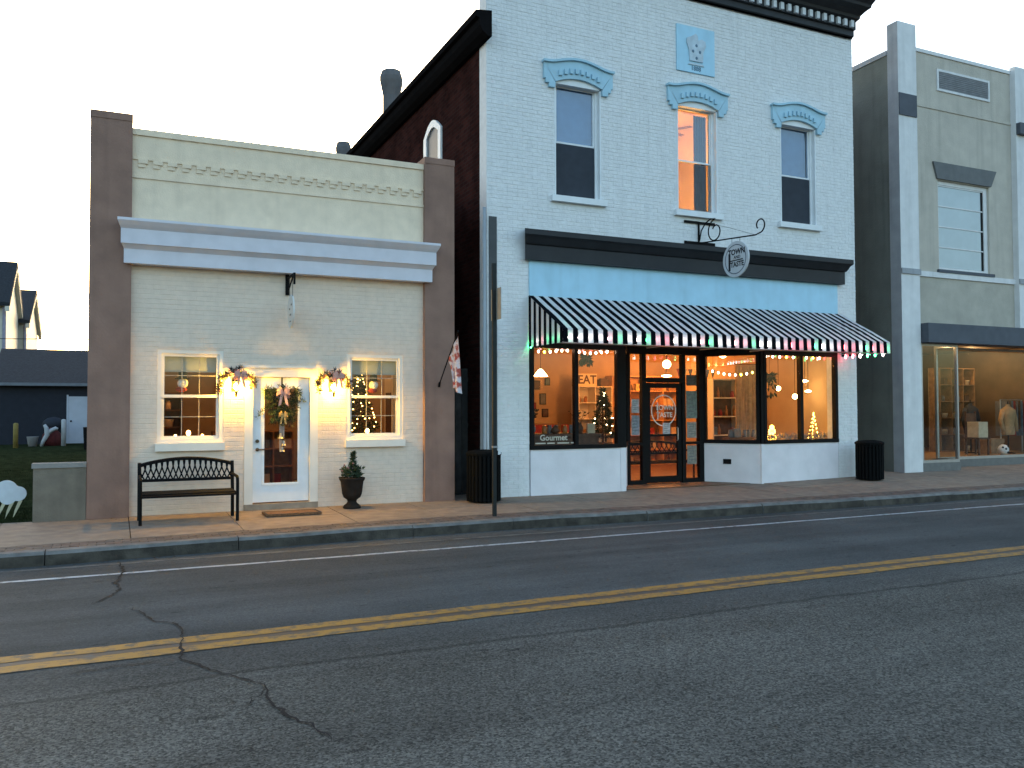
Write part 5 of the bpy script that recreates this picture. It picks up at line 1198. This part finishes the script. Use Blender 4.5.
def candle(label, x, y, z, s_=1.):
    t = thing('window_candle', label, 'candle', (x, y, z), 'candle lamps on the cream shop sills'); MB().lathe((x, y, z), [(.05, 0), (.05, .012), (.02, .02), (.02, .07), (.004, .072)], 10).build('base', creamg, t)
    MB().ball((x, y, z+.105*s_), .032*s_, 9, 1.25).build('flame_bulb', glow('candle_glow', (1, .52, .13), 5), t); return t
t = thing('window_table', 'narrow table holding candles behind the window above the bench', 'table', (1.1, .55, .02)); MB().box(.45, 1.75, .36, .62, 1.12, 1.16).build('tabletop', brownm, t)
for x in (.5, 1.66): MB().box(x, x+.05, .46, .51, .016, 1.119).build('leg', brownm, t)
o = candle('bright candle lamp in the middle of the window above the bench', 1.10, .45, 1.161, 1.15); add_light(o, (1.10, .45, 1.32), WARM, 4, .03)
candle('small candle lamp beside the bright one in the window above the bench', .90, .47, 1.161, .7); candle('small candle lamp near the lantern side of the window above the bench', 1.32, .47, 1.161, .7)
t = thing('tree_table', 'small low table holding a candle in front of the christmas tree', 'table', (4.2, .42, .02)); MB().box(3.95, 4.5, .34, .42, 1.12, 1.15).build('tabletop', brownm, t); MB().box(4.2, 4.25, .36, .41, .016, 1.119).build('leg', brownm, t)
candle('bright candle lamp at the foot of the christmas tree window', 4.11, .38, 1.151, 1.2)
c = shelf_unit('basket_shelf', 'dark shelf of baskets behind the window above the bench', .1, 1.15, 2.6, 2.95, .016, 2.0, 3, 6, brownm)
stock(c, 2.75, 'dark basket shelf', [('basket', creamg), ('box', greyg), ('jar', creamg), ('basket', wood)], rnd, .9)
c = shelf_unit('counter_shelf', 'wooden counter shelf deep inside the cream shop', 1.9, 3.6, 4.6, 5.0, .016, 1.2, 4, 3, wood)
stock(c, 4.78, 'wooden counter shelf', [('box', creamg), ('jar', greyg), ('box', redm)], rnd, .8)
t = thing('inner_door', 'cream panelled inner door seen past the christmas tree', 'door', (5.2, 1.9, .02)); MB().box(5.0, 5.05, 1.5, 2.3, .02, 2.3).build('leaf', creamtrim, t)
for z in (.25, 1.2): MB().box(4.985, 4.9995, 1.62, 2.18, z, z+.8).build('panel', brownm, t)
MB().box(4.9, 5.27, 1.40, 1.499, .02, 2.4).build('jamb', creamtrim, t)

# --- olive stucco shop
def downlight(label, x, y, z, watts):
    t = thing('ceiling_spotlight', label, 'spotlight', (x, y, z)); MB().lathe((x, y, z), [(.10, -.03), (.11, 0)], 14).build('rim', alum, t); MB().lathe((x, y, z-.034), [(.085, 0), (.08, .002)], 14).build('lens', glow('spot_lens', (1, .72, .38), 12), t)
    if watts: add_light(t, (x, y, z-.12), (1, .58, .24), watts, .08)
downlight('ceiling spotlight over the front display bay of the olive shop', 19.2, 1.0, 3.498, 7); downlight('ceiling spotlight over the long window of the olive shop', 22.3, 1.9, 3.498, 13)
downlight('ceiling spotlight deep inside the olive shop', 21.2, 3.2, 3.498, 9); downlight('ceiling spotlight above the jacket stand', 24.3, 3.4, 3.498, 12)
c = shelf_unit('stock_shelf', 'brown stock shelf on the back wall of the olive shop', 21.8, 25.4, 6.4, 6.9, .302, 3.0, 5, 5, brownm); stock(c, 6.6, 'brown stock shelf', [('box', greyg), ('box', creamg), ('basket', wood), ('box', redm)], rnd, .8)
c = shelf_unit('bay_shelf', 'wooden shelf inside the front bay of the olive shop', 18.1, 18.9, 3.3, 3.7, .302, 2.1, 2, 4, brownm); stock(c, 3.45, 'wooden bay shelf', [('box', greyg), ('jar', creamg), ('box', brownm)], rnd, .8)
def jacket(label, x, y, m, h=1.55):
    t = thing('jacket_stand', label, 'mannequin', (x, y, .302)); z = .302
    MB().lathe((x, y, z), [(.18, 0), (.18, .02), (.02, .04), (.02, h*.5), (.015, h)], 12).build('stand', blackpt, t)
    tr = MB(); prof_ = [(.20, .55), (.22, .62), (.19, .85), (.23, 1.15), (.25, 1.28), (.14, 1.36), (.07, 1.40), (.06, 1.46)]
    for r_, q in prof_:
        for k in range(14): a = 2*math.pi*k/14; tr.v.append((x+r_*1.1*math.cos(a), y+r_*.7*math.sin(a), z+q*h/1.55))
    tr.f = [(i*14+j, i*14+(j+1) % 14, (i+1)*14+(j+1) % 14, (i+1)*14+j) for i in range(7) for j in range(14)]; tr.m = [0]*len(tr.f); tr.build('torso', m, t, smooth=True)
    for s_ in (-1, 1): MB().tube([(x+s_*.22, y, z+1.28*h/1.55), (x+s_*.33, y, z+1.0*h/1.55), (x+s_*.30, y-.06, z+.66*h/1.55)], [.075, .065, .05], 9).build('sleeve', m, t, smooth=True)
jacket('tan jacket on a stand in the long window of the olive shop', 24.05, 2.05, mat('tan_cloth', (.42, .26, .13), .9, .15, 8)); jacket('dark coat on a stand in the long window of the olive shop', 23.35, 2.75, mat('dark_cloth', (.03, .03, .035), .9, .15, 8), 1.6); jacket('grey coat on a stand in the front bay of the olive shop', 19.0, 1.9, greyg, 1.5)
t = thing('chair', 'dark chair with a pale cushion in the long window of the olive shop', 'chair', (22.70, 2.05, .302))
for x in (22.48, 22.88):
    for y in (1.85, 2.25): MB().box(x, x+.04, y, y+.04, .302, .75 if y < 2.0 else 1.55).build('leg', brownm, t)
MB().box(22.45, 22.95, 1.83, 2.31, .751, .80).build('seat', brownm, t); MB().box(22.52, 22.88, 2.26, 2.28, 1.0, 1.5).build('backrest', brownm, t); MB().box(22.5, 22.9, 1.87, 2.23, .801, 1.25).build('cushion', creamg, t)
bl = MB().ball((23.2, 1.62, .302+.15), .15, 16); o = single('ball', bl, whitem, (23.2, 1.62, .302), 'white ball with dark patches on the shop floor', 'ball', smooth=True)
for (a, e_) in ((-2.0, .2), (-1.2, .6), (-1.5, -.5), (-2.6, .5)): d = Vector((math.cos(a)*math.cos(e_), math.sin(a)*math.cos(e_), math.sin(e_))); MB().ball(Vector((23.2, 1.62, .452))+d*.135, .034, 8).build('patch', blackpt, o)
single('trunk_chest', MB().box(23.35, 23.9, 2.1, 2.45, .302, .62).box(23.33, 23.92, 2.08, 2.47, .62, .74), wood, (23.6, 2.3, .302), 'wooden chest on the floor below the dark coat', 'chest')
c = shelf_unit('long_shelf', 'tall pale shelf standing behind the dark chair', 23.0, 24.6, 3.5, 3.9, .302, 2.9, 3, 5, wood, creamg); stock(c, 3.65, 'tall pale shelf', [('box', brownm), ('basket', creamg), ('jar', greyg)], rnd, .8)
t = thing('clothes_rack', 'clothes rack of dark garments at the edge of the long window', 'clothes rack', (25.0, 2.6, .302))
for x in (24.5, 25.5): MB().tube([(x, 2.6, .302), (x, 2.6, 1.9)], .02, 8).build('post', alum, t)
MB().tube([(24.5, 2.6, 1.9), (25.5, 2.6, 1.9)], .018, 8).build('rail', alum, t)
for i in range(8): MB().box(24.55+.11*i, 24.60+.11*i, 2.4, 2.8, .8+.1*(i % 3), 1.86).build('garment', [greyg, brownm, tealg, redm][i % 4], t)

cu = MB(); v = []
for i in range(29): x = 13.62+.62*i/28; y = 1.75+.035*math.sin(i*1.7)+.02*math.sin(i*.6); v += [(x, y, 1.02), (x, y, 2.72)]
cu.add(v, [(2*i, 2*i+2, 2*i+3, 2*i+1) for i in range(28)])
t = thing('hanging_drape', 'sheer beige drape hanging beside the narrow bottle shelf', 'drape', (13.9, 1.75, 2.75))
cu.build('cloth', mat('sheer_beige', (.46, .36, .24), .9, .15, 9, trans=.4), t, smooth=True); MB().tube([(13.55, 1.75, 2.74), (14.3, 1.75, 2.74)], .012, 6).build('rod', brownm, t)
for x in (13.6, 14.25): MB().tube([(x, 1.75, 2.74), (x, 1.75, 3.4)], .004, 4).build('hanger', brownm, t)
t = thing('cafe_counter', 'dark cafe counter with a pale top in front of the far wall', 'counter', (9.6, 4.6, .012))
MB().box(8.4, 10.9, 4.3, 4.9, .012, 1.02).build('cabinet', brownm, t); MB().box(8.35, 10.95, 4.25, 4.95, 1.021, 1.06).build('top', creamg, t)
for i in range(11): good(*rnd.choice([('jar', amber), ('bottle', brownm), ('jar', creamg), ('box', redm)]), 'dark cafe counter', 8.5+.22*i, 4.55+rnd.uniform(-.12, .12), 1.061)

# more stock and clutter close to the panes
rn = random.Random(77)
def vase(label, x, y, z, r_, h, m, sprigs=0):
    t = thing('vase', label, 'vase', (x, y, z)); MB().lathe((x, y, z), [(r_*.55, 0), (r_, h*.35), (r_*.85, h*.6), (r_*.4, h*.85), (r_*.5, h), (r_*.4, h*.98)], 12).build('body', m, t, smooth=True)
    if sprigs:
        mb = MB()
        for i in range(sprigs): d = Vector((rn.gauss(0, .4), rn.gauss(0, .4), 1)); mb.tube([(x, y, z+h*.9), Vector((x, y, z+h*.9))+d*.12, Vector((x, y, z+h*.9))+d*.25], .003, 4); [mb.leaf(Vector((x, y, z+h*.9))+d*rn.uniform(.08, .26), (rn.gauss(0, 1), rn.gauss(0, 1), .4), .07, .014) for _ in range(5)]
        mb.build('sprigs', dgreen, t)
vase('tall dark vase of greenery on the display table', 7.55, .62, 1.161, .07, .26, greyg, 9); vase('squat brown vase on the display table', 8.05, .6, 1.161, .09, .16, brownm); vase('dark vase of greenery near the window mullion', 8.62, .58, 1.161, .07, .22, brownm, 8)
for i, (x, y, h, lb) in enumerate(((8.9, 5.6, 1.9, 'dark coat tree standing beside the cafe counter'), (10.95, 3.4, 1.75, 'slim dark floor lamp in front of the low shelf'))):
    t = thing('floor_stand', lb, 'stand', (x, y, .012)); MB().lathe((x, y, .012), [(.17, 0), (.17, .03), (.02, .05), (.02, h)], 12).build('pole', blackpt, t); MB().lathe((x, y, h-.05), [(.16, 0), (.09, .22)], 12).build('shade', brownm, t)
for i in range(7):
    x = 12.35+.17*i
    t = thing('hanging_banner', ['red paper pennant', 'cream paper pennant', 'brown paper pennant', 'gold paper pennant', 'grey paper pennant', 'blue paper pennant', 'green paper pennant'][i]+' strung behind the glazed shop door', 'pennant', (x, 2.3, 2.62))
    MB().prism([(x-.07, 2.62), (x+.07, 2.62), (x, 2.40)], 2.3, 2.305).build('flag', [redm, creamg, brownm, goldm, greyg, tealg, dgreen][i], t); MB().tube([(x, 2.302, 2.6), (x, 2.302, 3.4)], .003, 4).build('string', brownm, t)
# dry leaves and grit in the gutter and along the wall feet
lv = MB()
for i in range(150):
    x = rn.uniform(-1.5, 19); y = ky(x)-rn.uniform(.03, .22) if i % 3 else rn.uniform(-.25, -.12); z = RZ+.006 if i % 3 else zp(x, y)+.004
    if i % 3 == 0 and 9.2 < x < 13: continue
    a = rn.uniform(0, 6.28); w_ = rn.uniform(.012, .03); lv.add([(x+w_*math.cos(a+k*1.57)*(1 if k % 2 else .5), y+w_*math.sin(a+k*1.57)*(1 if k % 2 else .5), z+rn.uniform(0, .008)) for k in range(4)], [(0, 1, 2, 3)])
o = lv.build('fallen_leaves', mat('dry_leaf', (.09, .05, .025), .9, .3, 20)); o['kind'] = 'stuff'; o['label'] = 'small dry leaves scattered in the gutter and along the wall feet'
